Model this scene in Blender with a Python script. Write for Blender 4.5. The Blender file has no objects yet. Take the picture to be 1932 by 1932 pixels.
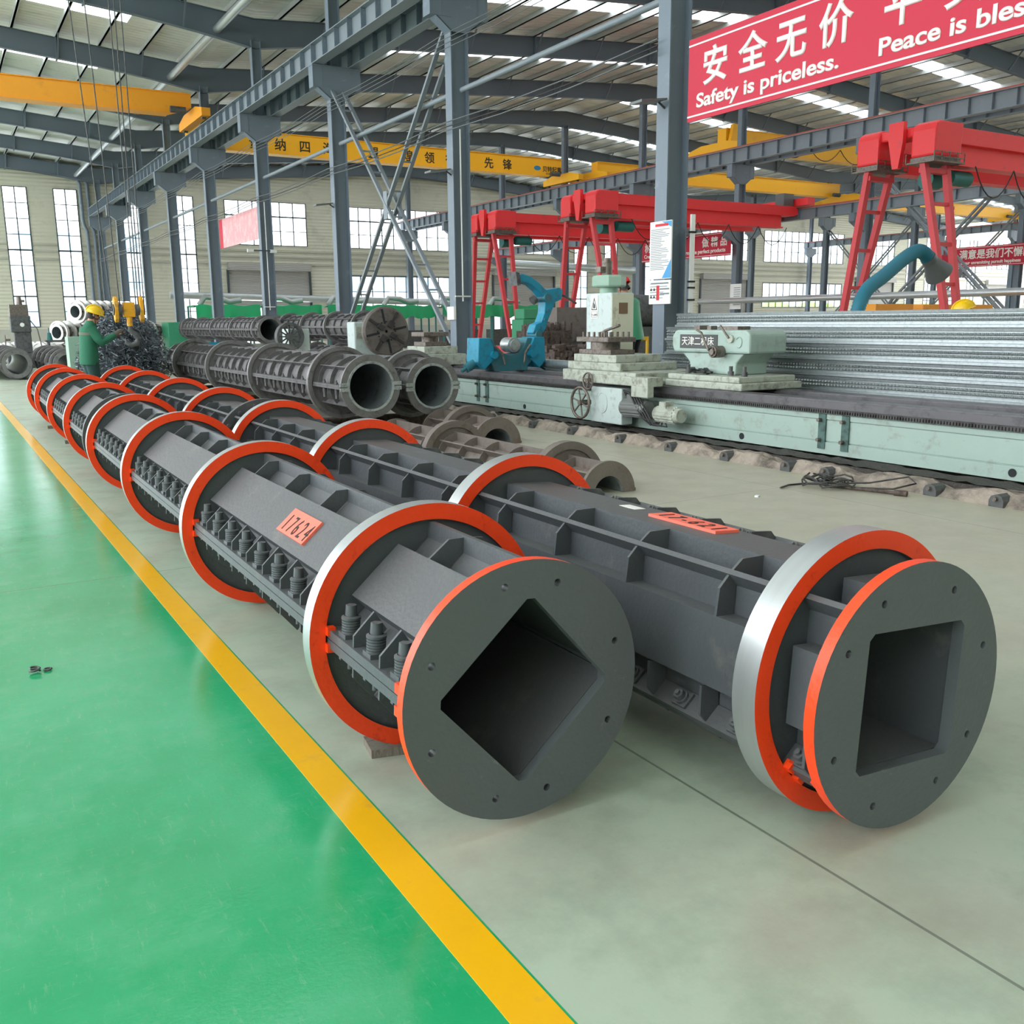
import bpy, bmesh, math, random
from math import sin, cos, pi, radians, hypot, atan2
from mathutils import Vector, Matrix
random.seed(7)
S = bpy.context.scene
C = S.collection
# ------------------------------------------------------------------ camera, world, exposure
H = 1.45
YAW, PITCH, ROLL, FPX = 0.539254, 0.198908, -0.008763, 1792.3
cam = bpy.data.cameras.new('camera'); camo = bpy.data.objects.new('camera', cam); C.objects.link(camo)
cam.sensor_width = 36.0; cam.lens = FPX / 1932 * 36.0; cam.clip_end = 400; cam.clip_start = .05
f_ = Vector((sin(YAW)*cos(PITCH), cos(YAW)*cos(PITCH), -sin(PITCH))); r_ = Vector((cos(YAW), -sin(YAW), 0)); u_ = r_.cross(f_)
r2 = cos(ROLL)*r_ + sin(ROLL)*u_; u2 = -sin(ROLL)*r_ + cos(ROLL)*u_
mw = Matrix((r2, u2, -f_)).transposed().to_4x4(); mw.translation = (0, 0, H)
camo.matrix_world = mw
S.camera = camo
W = bpy.data.worlds.new('overcast_sky'); S.world = W; W.use_nodes = True
bg = W.node_tree.nodes['Background']; bg.inputs[0].default_value = (.93, .97, 1, 1); bg.inputs[1].default_value = 2.2
S.view_settings.view_transform = 'Standard'; S.view_settings.look = 'None'; S.view_settings.gamma = 1
S.view_settings.use_curve_mapping = False
S.view_settings.exposure = 1.25
S.cycles.max_bounces = 8; S.cycles.diffuse_bounces = 4; S.cycles.transparent_max_bounces = 12
S.cycles.sample_clamp_indirect = 6

# ------------------------------------------------------------------ materials
MAT = {}
def lin(c):
    if isinstance(c, str):
        c = [int(c[i:i+2], 16)/255 for i in (0, 2, 4)]
    return tuple(x/12.92 if x <= .04045 else ((x+.055)/1.055)**2.4 for x in c) + (1,)
def mk(name, col, rough=.5, metal=0., var=.12, scale=6., dirt=None, bump=0., bscale=40., spec=.5, stretch=None, coat=0., tint=None):
    """principled material: base colour broken up by noise, optional dirt patches (colour, amount, scale), optional fine bump"""
    m = bpy.data.materials.new(name); m.use_nodes = True; N = m.node_tree.nodes; L = m.node_tree.links
    b = N['Principled BSDF']; b.inputs['Roughness'].default_value = rough; b.inputs['Metallic'].default_value = metal
    b.inputs['Specular IOR Level'].default_value = spec; b.inputs['Coat Weight'].default_value = coat
    tc = N.new('ShaderNodeTexCoord'); mp = N.new('ShaderNodeMapping'); L.new(tc.outputs['Object'], mp.inputs[0])
    if stretch: mp.inputs['Scale'].default_value = stretch
    n1 = N.new('ShaderNodeTexNoise'); n1.inputs['Scale'].default_value = scale; n1.inputs['Detail'].default_value = 6; n1.inputs['Roughness'].default_value = .65
    L.new(mp.outputs[0], n1.inputs[0])
    c = lin(col); mx = N.new('ShaderNodeMix'); mx.data_type = 'RGBA'
    mx.inputs[6].default_value = tuple(x*(1-var) for x in c[:3])+(1,); mx.inputs[7].default_value = tuple(min(1, x*(1+var)) for x in c[:3])+(1,)
    L.new(n1.outputs['Fac'], mx.inputs[0]); out = mx.outputs[2]
    if dirt:
        dc, amt, ds = dirt
        n2 = N.new('ShaderNodeTexNoise'); n2.inputs['Scale'].default_value = ds; n2.inputs['Detail'].default_value = 8; n2.inputs['Roughness'].default_value = .7
        L.new(mp.outputs[0], n2.inputs[0])
        rp = N.new('ShaderNodeMapRange'); rp.inputs[1].default_value = .62-amt*.35; rp.inputs[2].default_value = .75-amt*.2
        L.new(n2.outputs['Fac'], rp.inputs[0])
        m2 = N.new('ShaderNodeMix'); m2.data_type = 'RGBA'; m2.inputs[7].default_value = lin(dc)
        L.new(rp.outputs[0], m2.inputs[0]); L.new(out, m2.inputs[6]); out = m2.outputs[2]
    if tint:      # second colour mixed in on faces that point upwards
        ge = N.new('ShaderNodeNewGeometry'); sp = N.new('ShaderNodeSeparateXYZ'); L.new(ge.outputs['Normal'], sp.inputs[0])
        r3 = N.new('ShaderNodeMapRange'); r3.inputs[1].default_value = .25; r3.inputs[2].default_value = .8; r3.inputs[4].default_value = tint[1]; L.new(sp.outputs[2], r3.inputs[0])
        m3 = N.new('ShaderNodeMix'); m3.data_type = 'RGBA'; m3.inputs[7].default_value = lin(tint[0]); L.new(r3.outputs[0], m3.inputs[0]); L.new(out, m3.inputs[6]); out = m3.outputs[2]
    L.new(out, b.inputs['Base Color'])
    if bump:
        n3 = N.new('ShaderNodeTexNoise'); n3.inputs['Scale'].default_value = bscale; n3.inputs['Detail'].default_value = 4
        L.new(mp.outputs[0], n3.inputs[0])
        bp = N.new('ShaderNodeBump'); bp.inputs['Strength'].default_value = bump; bp.inputs['Distance'].default_value = .02
        L.new(n3.outputs['Fac'], bp.inputs['Height']); L.new(bp.outputs[0], b.inputs['Normal'])
    MAT[name] = m; return m
def wave_bump(name, axis, scale, strength, dist=.03):
    m = MAT[name]; N = m.node_tree.nodes; L = m.node_tree.links
    tc = N.new('ShaderNodeTexCoord'); w = N.new('ShaderNodeTexWave'); w.wave_type = 'BANDS'; w.bands_direction = axis; w.inputs['Scale'].default_value = scale
    L.new(tc.outputs['Object'], w.inputs[0]); bp = N.new('ShaderNodeBump'); bp.inputs['Strength'].default_value = strength; bp.inputs['Distance'].default_value = dist
    L.new(w.outputs['Fac'], bp.inputs['Height']); L.new(bp.outputs[0], N['Principled BSDF'].inputs['Normal'])

mk('mold_paint', '4a4f53', .5, .0, .1, 9, ('646462', .12, 5), .12, 60, tint=('75716d', .2))
mk('mold_flange', '575d60', .5, 0, .08, 6, ('7c7f80', -.02, 14), .12, 60)
mk('plate_iron', '6e6864', .6, .25, .2, 8, ('524b47', .35, 7), .1, 40)
mk('mold_dust', '6b6862', .7, .0, .12, 9, ('4f4c48', .3, 14), .15, 60)
mk('mold_red', 'ff4514', .4, 0, .1, 9, ('c8300f', .1, 16), .1, 50)
mk('plate_red', 'f4705c', .5, 0, .08, 14)
mk('ring_rim', 'bcc0c1', .34, .75, .12, 4, None, .06, 90, stretch=(1, 12, 1))
mk('engrave', '2c2422', .8)
mk('dusty_steel', '676667', .6, .25, .25, 7, ('4a494a', .4, 9), .25, 50)
mk('dusty_ring', '7b7a7b', .48, .35, .18, 6, ('5d5a59', .3, 8), .2, 50)
mk('bore_steel', '9aa4a8', .38, .45, .15, 5, ('6a7276', .35, 6), .08, 40)
mk('bare_cut', 'b4bcbd', .35, .6, .2, 12, ('7b7f80', .4, 18), .2, 60)
mk('rust', '7b726c', .65, .2, .25, 9, ('675044', .22, 5), .25, 50)
mk('rust_dark', '645650', .75, .1, .35, 12, ('3a2f2c', .5, 18), .3, 50)
mk('white_ring', 'd8d8d4', .35, .55, .15, 7)
mk('galvanized', 'aab2b4', .42, .8, .14, 14, ('8d9698', .35, 30), .0)
mk('column_grey', '717e8b', .5, 0, .06, 3, ('88939c', .12, 3))
mk('girder_grey', '7d878f', .5, 0, .06, 3, ('889096', .15, 4))
mk('rafter_grey', '616d79', .55, 0, .06, 2)
mk('rail_red', 'a8594c', .6, .2, .2, 3)
mk('purlin', 'b9bcbb', .45, .3, .12, 2)
mk('roof_sheet', 'e2e2dd', .45, .12, .12, .8, ('bfc0bb', .3, 1.6), stretch=(.25, 1, 1)); wave_bump('roof_sheet', 'Y', .95, .6, .03)
mk('wall_cream', 'c6c5b4', .6, 0, .05, .5, ('b5b4a4', .2, .7)); wave_bump('wall_cream', 'Z', 1.3, .7, .04)
mk('wall_trim', 'adaea3', .6, 0, .06, 1)
mk('door_grey', 'a6a5a2', .5, .2, .05, 1); wave_bump('door_grey', 'Z', 2.6, .8, .03)
mk('frame_dark', '3c464c', .5, 0, .05)
mk('crane_yellow', 'ffba18', .45, 0, .04, 1, ('f0aa20', .12, 2))
mk('crane_orange', 'f5a428', .5, 0, .06, 1, ('dc9430', .15, 1.5))
mk('hook_yellow', 'e8a51c', .5, 0, .1, 8, ('8b7a58', .3, 9))
mk('gantry_red', 'f0343a', .45, 0, .06, 2, ('cf4045', .12, 2))
mk('gantry_leg', 'd8454d', .5, 0, .06, 2)
mk('banner_red', 'c31c3b', .6, 0, .04, 1)
mk('banner_faded', 'e3a3a8', .7, 0, .1, 2, ('efc9c9', .4, 3))
mk('letter_white', 'f2efe9', .6, 0, .02)
mk('letter_black', '26241f', .6, 0, .05)
mk('paper_white', 'eef0ee', .6, 0, .02)
mk('paper_blue', '4a9bd0', .6, 0, .05)
mk('paper_red', 'cc2a35', .6, 0, .05)
mk('paper_ink', '7d858a', .7, 0, .05)
mk('lathe_green', '9fb4ac', .5, 0, .08, 4, ('8b9288', .22, 5), .06, 30)
mk('lathe_worn', 'adb4a8', .55, 0, .12, 6, ('77736a', .4, 9), .1, 30)
mk('lathe_cream', 'd2d3bf', .5, 0, .05, 5, ('a9a897', .15, 9))
mk('lathe_pale', 'bccac8', .5, 0, .05, 5, ('9aa3a2', .2, 9))
mk('lathe_cap', '8fae9d', .5, 0, .08, 6)
mk('oily_steel', '4c4b4b', .45, .5, .2, 6, ('2f2d2c', .4, 8))
mk('way_steel', '69686b', .38, .55, .12, 5, ('4f4d50', .3, 6))
mk('tool_steel', '7b736c', .5, .5, .2, 14, ('4d443e', .4, 20))
mk('nameplate', '4a4c4c', .5, .3, .1, 12)
mk('brass_plate', '7d6650', .6, .2, .1, 12)
mk('rest_blue', '1488a8', .5, 0, .14, 8, ('2f6273', .28, 9), .1, 30)
mk('rest_teal', '2f7280', .55, 0, .16, 8, ('4d5d62', .4, 9), .1, 30)
mk('motor_grey', '777a78', .5, .3, .15, 14)
mk('rubber', '2b2b2c', .6, 0, .1)
mk('concrete_rough', 'a2968a', .9, 0, .25, 5, ('5f5751', .5, 3), 1.0, 18)
mk('gutter_black', '3f3b38', .75, 0, .3, 10, ('5a5550', .3, 30), .8, 60)
mk('swarf', '7d8790', .3, .6, .5, 16, ('3c444b', .5, 12))
mk('swarf_core', '33393d', .7, .2, .4, 20)
mk('jacket_green', '23684e', .8, 0, .12, 8, None, .3, 30)
mk('jacket_grey', '66685c', .8, 0, .1, 8)
mk('trouser', '234442', .85, 0, .12, 8, None, .3, 30)
mk('trouser_black', '22242a', .85, 0, .12, 8, None, .3, 30)
mk('skin', 'c08d74', .55, 0, .06, 14)
mk('hair', '1d1a1a', .6, 0, .2, 30)
mk('helmet', 'efc207', .35, 0, .05, 8, ('b9a022', .1, 12), coat=.3)
mk('glove', '5a554c', .9, 0, .25, 30)
mk('boot', '2a2725', .6, 0, .2)
mk('tarp', '1aa66a', .5, 0, .1, 2, ('4f8a70', .25, 2), .3, 6)
mk('tarp_dull', '6a8577', .6, 0, .15, 2, None, .3, 6)
mk('teal_post', '2d7a78', .5, 0, .1)
mk('duct_silver', 'bcc3c5', .35, .7, .12, 3)
mk('duct_blue', '2f7f96', .5, 0, .08, 4)
mk('hood_grey', '656a6b', .45, .4, .1, 4)
mk('pipe_white', 'dedfdc', .5, 0, .04)
mk('wood', '6f685d', .8, 0, .25, 14, ('4a443c', .3, 20), .3, 30, stretch=(1, 6, 1))
mk('cloth_white', 'cfccc6', .9, 0, .1, 6, None, .4, 14)
mk('machine_green', '3f9a74', .5, 0, .1, 5)
mk('machine_dark', '5b5d5e', .6, .2, .3, 8, ('37393b', .4, 10))
mk('motor_teal', '1f6b66', .5, 0, .15, 8)
mk('facade', 'dfe4e6', .8, 0, .03, 1)
mk('facade_glass', '8fa6b6', .3, 0, .05, 1)
mk('foliage', '7fae3c', .9, 0, .4, 3)
mk('signal_red', 'e02428', .4)
mk('barrier_yellow', 'e4b41c', .5, 0, .08)
mk('box_blue', '2f86b4', .5, 0, .08)
mk('paper_tag', 'e8e6e2', .6)
mk('groove', '22262a', .8)
mk('pocket_green', '4d6a64', .6, 0, .2, 8, ('2f3d3a', .4, 9))
# glass: thin pane
m = bpy.data.materials.new('pane_glass'); m.use_nodes = True; N = m.node_tree.nodes; L = m.node_tree.links
for n in list(N):
    if n.type == 'BSDF_PRINCIPLED': N.remove(n)
t_ = N.new('ShaderNodeBsdfTransparent'); t_.inputs[0].default_value = (.95, .97, .98, 1); g_ = N.new('ShaderNodeBsdfGlossy'); g_.inputs['Roughness'].default_value = .05
x_ = N.new('ShaderNodeMixShader'); x_.inputs[0].default_value = .06; L.new(t_.outputs[0], x_.inputs[1]); L.new(g_.outputs[0], x_.inputs[2]); L.new(x_.outputs[0], N['Material Output'].inputs[0]); MAT['pane_glass'] = m
# translucent skylight sheet
m = bpy.data.materials.new('skylight_sheet'); m.use_nodes = True; N = m.node_tree.nodes; L = m.node_tree.links
for n in list(N):
    if n.type == 'BSDF_PRINCIPLED': N.remove(n)
t_ = N.new('ShaderNodeBsdfTransparent'); t_.inputs[0].default_value = (.97, .99, 1, 1); g_ = N.new('ShaderNodeBsdfTranslucent'); g_.inputs[0].default_value = (.9, .95, .95, 1)
x_ = N.new('ShaderNodeMixShader'); x_.inputs[0].default_value = .3; L.new(t_.outputs[0], x_.inputs[1]); L.new(g_.outputs[0], x_.inputs[2]); L.new(x_.outputs[0], N['Material Output'].inputs[0]); MAT['skylight_sheet'] = m

def floor_mat(name, c1, c2, stain, rough, joints, scr=0.0, cutx=None, mottle=.6, spec=.5, brown=0., peel=(22, .08)):
    """painted concrete: mottling, blotches, scuffs, sawn joints at given object-space x / y"""
    m = bpy.data.materials.new(name); m.use_nodes = True; N = m.node_tree.nodes; L = m.node_tree.links; b = N['Principled BSDF']
    tc = N.new('ShaderNodeTexCoord')
    def noise(s, d=6, r=.6, st=None):
        n = N.new('ShaderNodeTexNoise'); n.inputs['Scale'].default_value = s; n.inputs['Detail'].default_value = d; n.inputs['Roughness'].default_value = r
        if st:
            mp = N.new('ShaderNodeMapping'); mp.inputs['Scale'].default_value = st[:3]; mp.inputs['Rotation'].default_value = (0, 0, st[3]); L.new(tc.outputs['Object'], mp.inputs[0]); L.new(mp.outputs[0], n.inputs[0])
        else: L.new(tc.outputs['Object'], n.inputs[0])
        return n.outputs['Fac']
    def rng(s, a, c, lo=0, hi=1):
        r = N.new('ShaderNodeMapRange'); r.inputs[1].default_value = a; r.inputs[2].default_value = c; r.inputs[3].default_value = lo; r.inputs[4].default_value = hi; L.new(s, r.inputs[0]); return r.outputs[0]
    def mix(f, a, c):
        x = N.new('ShaderNodeMix'); x.data_type = 'RGBA'; L.new(f, x.inputs[0])
        for i, v in ((6, a), (7, c)):
            if isinstance(v, tuple): x.inputs[i].default_value = v
            else: L.new(v, x.inputs[i])
        return x.outputs[2]
    col = mix(rng(noise(.55, 5, .65), .35, .65), lin(c1), lin(c2))
    col = mix(rng(noise(2.6, 8, .72), .48, .8, 0, mottle), col, lin(stain))
    col = mix(rng(noise(1.15, 7, .7), .48, .66, 0, brown), col, lin('989486'))
    col = mix(rng(noise(9, 7, .75), .64, .74, 0, .5), col, lin(stain))
    sx = N.new('ShaderNodeSeparateXYZ'); L.new(tc.outputs['Object'], sx.inputs[0])
    if cutx:      # dusty bare concrete beyond the painted aisle
        wob = N.new('ShaderNodeMath'); wob.operation = 'MULTIPLY_ADD'; L.new(noise(.6, 5), wob.inputs[0]); wob.inputs[1].default_value = 2.2; L.new(sx.outputs[0], wob.inputs[2])
        tint = mix(rng(noise(3.2, 8, .7), .4, .75), lin(cutx[2]), lin(cutx[3])); col = mix(rng(wob.outputs[0], cutx[0], cutx[1], 0, .92), col, tint)
    if scr:
        col = mix(rng(noise(5, 10, .8, (9, 1.5, 1, .5)), .57, .74, 0, scr), col, lin('c9d2bd'))
        col = mix(rng(noise(7, 10, .8, (2, 9, 1, .2)), .57, .74, 0, scr*.8), col, lin('bfd0b8'))
    for ax, v, w in joints:
        a = N.new('ShaderNodeMath'); a.operation = 'SUBTRACT'; L.new(sx.outputs[ax], a.inputs[0]); a.inputs[1].default_value = v
        c_ = N.new('ShaderNodeMath'); c_.operation = 'ABSOLUTE'; L.new(a.outputs[0], c_.inputs[0])
        l_ = N.new('ShaderNodeMath'); l_.operation = 'LESS_THAN'; L.new(c_.outputs[0], l_.inputs[0]); l_.inputs[1].default_value = w
        k_ = N.new('ShaderNodeMath'); k_.operation = 'MULTIPLY'; L.new(l_.outputs[0], k_.inputs[0]); k_.inputs[1].default_value = .65
        col = mix(k_.outputs[0], col, lin('4a4f48'))
    L.new(col, b.inputs['Base Color']); b.inputs['Specular IOR Level'].default_value = spec
    L.new(rng(noise(1.7, 6, .7), .3, .7, rough*.8, rough*1.25), b.inputs['Roughness'])
    bp = N.new('ShaderNodeBump'); bp.inputs['Strength'].default_value = peel[1]; bp.inputs['Distance'].default_value = .01; L.new(noise(peel[0], 4), bp.inputs['Height']); L.new(bp.outputs[0], b.inputs['Normal'])
    MAT[name] = m
floor_mat('floor_concrete', 'a5b8a3', 'aeb4a3', '7c8a79', .42, [(0, 1.9, .005), (0, 6.2, .004), (1, 5.8, .004), (1, 12.0, .004), (1, 18.2, .004), (1, 24.4, .004)], .12, cutx=(3.6, 6.4, 'b3ae9c', 'a29f8e'), brown=.6, mottle=.75)
floor_mat('floor_green', '35a874', '0a9459', '5fae86', .165, [(1, 5.8, .004), (1, 12.0, .004), (1, 18.2, .004)], .26, mottle=.6, peel=(70, .05))
mk('stripe_yellow', 'ebb012', .25, 0, .08, 2.5, ('d5a33c', .12, 5))

# ------------------------------------------------------------------ mesh helpers
class G:
    def __init__(s): s.v = []; s.f = []; s.m = []; s.s = []
    def add(s, vs, fs, mi=0, sm=False):
        o = len(s.v); s.v += [tuple(p) for p in vs]
        for f in fs: s.f.append([i+o for i in f]); s.m.append(mi); s.s.append(sm)
        return s
    def box(s, x0, x1, y0, y1, z0, z1, mi=0):
        return s.add([(x, y, z) for x in (x0, x1) for y in (y0, y1) for z in (z0, z1)], [(0, 1, 3, 2), (4, 6, 7, 5), (0, 4, 5, 1), (2, 3, 7, 6), (0, 2, 6, 4), (1, 5, 7, 3)], mi)
    def cbox(s, x, y, z, a, b, c, mi=0): return s.box(x-a/2, x+a/2, y-b/2, y+b/2, z-c/2, z+c/2, mi)
    def beam(s, p, q, w, h, up=(0, 0, 1), mi=0):
        p, q, up = Vector(p), Vector(q), Vector(up); d = (q-p).normalized()
        if abs(d.dot(up)) > .98: up = Vector((0, 1, 0))
        a = d.cross(up).normalized(); b = a.cross(d)
        vs = [e+a*(i*w/2)+b*(j*h/2) for e in (p, q) for i in (-1, 1) for j in (-1, 1)]
        return s.add(vs, [(0, 1, 3, 2), (4, 6, 7, 5), (0, 4, 5, 1), (2, 3, 7, 6), (0, 2, 6, 4), (1, 5, 7, 3)], mi)
    def tube(s, pts, r, n=8, mi=0, caps=True):
        pts = [Vector(p) for p in pts]; k = len(pts); rs = r if isinstance(r, (list, tuple)) else [r]*k
        vs = []; ref = None
        for i, p in enumerate(pts):
            d = (pts[min(i+1, k-1)]-pts[max(i-1, 0)]).normalized()
            if ref is None: ref = Vector((0, 0, 1)) if abs(d.z) < .9 else Vector((1, 0, 0))
            a = d.cross(ref).normalized(); b = a.cross(d).normalized(); ref = b
            vs += [p+(a*cos(2*pi*j/n)+b*sin(2*pi*j/n))*rs[i] for j in range(n)]
        fs = [(i*n+j, i*n+(j+1) % n, (i+1)*n+(j+1) % n, (i+1)*n+j) for i in range(k-1) for j in range(n)]
        s.add(vs, fs, mi, True)
        if caps: s.add(vs[:n], [tuple(range(n))], mi); s.add(vs[-n:], [tuple(range(n))], mi)
        return s
    def cyl(s, p, q, r, r2=None, n=16, mi=0, caps=True): return s.tube([p, q], [r, r if r2 is None else r2], n, mi, caps)
    def rev(s, prof, n=48, T=None, a0=0., a1=2*pi, mi=None, sm=True, closed=True):
        """revolve profile [(r, y)] about the y axis; T maps a point; mi: material per profile edge"""
        T = T or (lambda x, y, z: (x, y, z)); full = abs(a1-a0-2*pi) < 1e-6; k = n if full else n+1; P = len(prof)
        for e in range(P if closed else P-1):
            (ra, ya), (rb, yb) = prof[e], prof[(e+1) % P]; vs = []
            for j in range(k):
                a = a0+(a1-a0)*j/n; c, d = cos(a), sin(a)
                vs += [T(ra*c, ya, ra*d), T(rb*c, yb, rb*d)]
            fs = [(2*j, 2*((j+1) % k), 2*((j+1) % k)+1, 2*j+1) for j in range(n)]
            s.add(vs, fs, mi[e] if mi else 0, sm)
        if not full and closed:
            for a in (a0, a1): s.add([T(r*cos(a), y, r*sin(a)) for r, y in prof], [tuple(range(P))], mi[0] if mi else 0)
        return s
    def prism(s, poly, T, w0, w1, mi=0):
        n = len(poly); vs = [T(u, v, w0) for u, v in poly]+[T(u, v, w1) for u, v in poly]
        return s.add(vs, [tuple(range(n)), tuple(range(n, 2*n))]+[(i, (i+1) % n, (i+1) % n+n, i+n) for i in range(n)], mi)
    def build(s, name, mats, parent=None, loc=(0, 0, 0), rz=0., link=True, bevel=0):
        me = bpy.data.meshes.new(name); me.from_pydata(s.v, [], s.f)
        mats = [mats] if isinstance(mats, str) else mats
        for x in mats: me.materials.append(MAT[x])
        me.polygons.foreach_set('material_index', s.m); me.polygons.foreach_set('use_smooth', s.s)
        b = bmesh.new(); b.from_mesh(me); bmesh.ops.recalc_face_normals(b, faces=b.faces); b.to_mesh(me); b.free(); me.update()
        o = bpy.data.objects.new(name, me); C.objects.link(o); o.location = loc; o.rotation_euler = (0, 0, rz)
        if parent: o.parent = parent
        if bevel:
            md = o.modifiers.new('bevel', 'BEVEL'); md.width = bevel; md.segments = 2; md.limit_method = 'ANGLE'; md.angle_limit = radians(40)
        return o
def tag(o, label, cat, group=None, kind=None):
    o['label'] = label; o['category'] = cat
    if group: o['group'] = group
    if kind: o['kind'] = kind
    return o
def thing(name, label, cat, loc=(0, 0, 0), rz=0., group=None, kind=None):
    o = bpy.data.objects.new(name, None); C.objects.link(o); o.location = loc; o.rotation_euler = (0, 0, rz); o.empty_display_size = .1
    return tag(o, label, cat, group, kind)
def struct(o): o['kind'] = 'structure'; return o
def kids(o): return [c for c in o.children]
def dup(root, loc, rz=None, label=None):
    r = root.copy(); C.objects.link(r); r.location = loc
    if rz is not None: r.rotation_euler = (0, 0, rz)
    if label: r['label'] = label
    for ch in kids(root):
        c = ch.copy(); C.objects.link(c); c.parent = r
        for g in kids(ch):
            d = g.copy(); C.objects.link(d); d.parent = c
    return r
def inst(o, parent, M):
    """another object with the same mesh under the same parent, moved by matrix M"""
    c = o.copy(); C.objects.link(c); c.parent = parent; c.matrix_basis = M; return c
def mxf(o, x, y):
    o, x, y = Vector(o), Vector(x).normalized(), Vector(y).normalized(); z = x.cross(y)
    M = Matrix((x, y, z)).transposed().to_4x4(); M.translation = o; return M
def text(s, name, mat_, parent, o, x, y, size, bold=0., ext=.004, align='LEFT', sx=1., spacing=1.):
    cu = bpy.data.curves.new(name, 'FONT'); cu.body = s; cu.size = size; cu.extrude = ext; cu.bevel_depth = bold; cu.bevel_resolution = 0; cu.align_x = align; cu.space_character = spacing
    t = bpy.data.objects.new(name, cu); C.objects.link(t)
    dg = bpy.context.evaluated_depsgraph_get(); me = bpy.data.meshes.new_from_object(t.evaluated_get(dg)); me.name = name
    bpy.data.objects.remove(t); me.materials.clear(); me.materials.append(MAT[mat_])
    for p in me.polygons: p.material_index = 0
    ob = bpy.data.objects.new(name, me); C.objects.link(ob); ob.parent = parent
    ob.matrix_basis = mxf(o, x, y) @ Matrix.Diagonal((sx, 1, 1, 1)); return ob
def plate_holes(g, outer, holes, T, y0, y1, mf=0, mo=1, mh=0):
    """flat plate with holes: outer and holes are (u, v) loops"""
    b = bmesh.new(); es = []
    for lp in [outer]+holes:
        vs = [b.verts.new((u, v, 0)) for u, v in lp]; es += [b.edges.new((vs[i], vs[(i+1) % len(vs)])) for i in range(len(vs))]
    bmesh.ops.triangle_fill(b, edges=es, use_beauty=True); b.verts.index_update()
    vs = [(v.co.x, v.co.y) for v in b.verts]; fs = [[v.index for v in f.verts] for f in b.faces]; b.free()
    for y in (y0, y1): g.add([T(u, v, y) for u, v in vs], fs, mf)
    for k, lp in enumerate([outer]+holes):
        n = len(lp); g.add([T(u, v, y0) for u, v in lp]+[T(u, v, y1) for u, v in lp], [(i, (i+1) % n, (i+1) % n+n, i+n) for i in range(n)], mo if k == 0 else mh, True)
def circ(r, n, cx=0, cy=0): return [(cx+r*cos(2*pi*i/n), cy+r*sin(2*pi*i/n)) for i in range(n)]
ORD = ['first', 'second', 'third', 'fourth', 'fifth', 'sixth', 'seventh', 'eighth', 'ninth', 'tenth', 'eleventh', 'twelfth']
# ------------------------------------------------------------------ floor, end wall, roof
G().add([(1.007, -12, 0), (130, -12, 0), (130, 73.5, 0), (1.007, 73.5, 0), (-40, -12, 0), (-2.8, -12, 0), (-2.8, 73.5, 0), (-40, 73.5, 0)], [(0, 1, 2, 3), (4, 5, 6, 7)]).build('floor', 'floor_concrete')['kind'] = 'structure'
G().add([(-2.8, -12, 0), (1.007, -12, 0), (1.007, 73.5, 0), (-2.8, 73.5, 0)], [(0, 1, 2, 3)]).build('floor_walkway', 'floor_green')['kind'] = 'structure'
G().box(.885, 1.0, -12, 73.4, -.01, .0015).build('trim_1', 'stripe_yellow')['kind'] = 'structure'
WY = 73.5; ZW = 14.6
G().box(-60, 132, -12.2, -12, 0, 13).build('wall_light_block', 'wall_cream')['kind'] = 'structure'  # added wall behind the camera, out of view; cuts sky light from there
XA, XB, XC, XD = 10.8, 34.05, 57.3, 80.6
def zb(x): return 11.05+.082*abs(((x-XA+23.28) % 46.56)-23.28)
wins = [(1.9, 3.35, 1.3, 10.44), (5.0, 6.45, 1.3, 10.44), (8.08, 9.53, 1.3, 10.44)]; doors = []
for k in range(3):
    o = 46.56*k
    for a in (12.4, 15.8, 50.8, 54.2): wins.append((a+o, a+o+1.45, 1.3, 10.44))
    for a, b in ((19.5, 25.7), (42.3, 48.5)):
        wins.append((a+o, b+o, 7.2, 10.35)); doors.append((a+o, b+o, 0, 5.35))
    wins += [(28+o, 40+o, 7.2, 10.3), (28+o, 40+o, 2.6, 5.05)]
wins = [w for w in wins if w[0] < 128]; doors = [d for d in doors if d[1] < 128]
g = G(); holes = sorted(wins+doors)
xs = sorted({-14., 132.}|{h[0] for h in holes}|{h[1] for h in holes})
for a, b in zip(xs, xs[1:]):
    hs = sorted((h[2], h[3]) for h in holes if h[0] < (a+b)/2 < h[1]); z = 0
    for z0, z1 in hs+[(ZW, ZW)]:
        if z0 > z: g.box(a, b, WY, WY+.12, z, z0)
        z = z1
struct(g.build('wall_back', 'wall_cream'))
for i, (z0, z1, d) in enumerate(((0, 1.15, .1), (5.75, 5.85, .12), (6.3, 6.42, .14), (6.72, 6.78, .1))):
    g = G(); cuts = sorted((h[0]-.1, h[1]+.1) for h in holes if h[2] < z1 and h[3] > z0); x = -14
    for a, b in cuts+[(132, 132)]:
        if a > x: g.box(x, a, WY-d, WY, z0, z1)
        x = max(x, b)
    struct(g.build('trim_%d' % (i+2), 'wall_trim'))
for i, (x0, x1, z0, z1) in enumerate(wins):
    g = G(); nx = max(2, round((x1-x0)/1.04)); nz = max(2, round((z1-z0)/1.05)); t = .07
    for k in range(nx+1):
        x = x0+(x1-x0)*k/nx; g.box(x-t/2, x+t/2, WY-.04, WY+.04, z0, z1)
    for k in range(nz+1):
        z = z0+(z1-z0)*k/nz; w = .1 if k in (2, nz-4) else .05; g.box(x0, x1, WY-.04, WY+.04, z-w/2, z+w/2)
    o = struct(g.build('window_%d' % (i+1), 'frame_dark'))
    G().box(x0, x1, WY+.045, WY+.055, z0, z1).build('window_glass', 'pane_glass', o)
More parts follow.
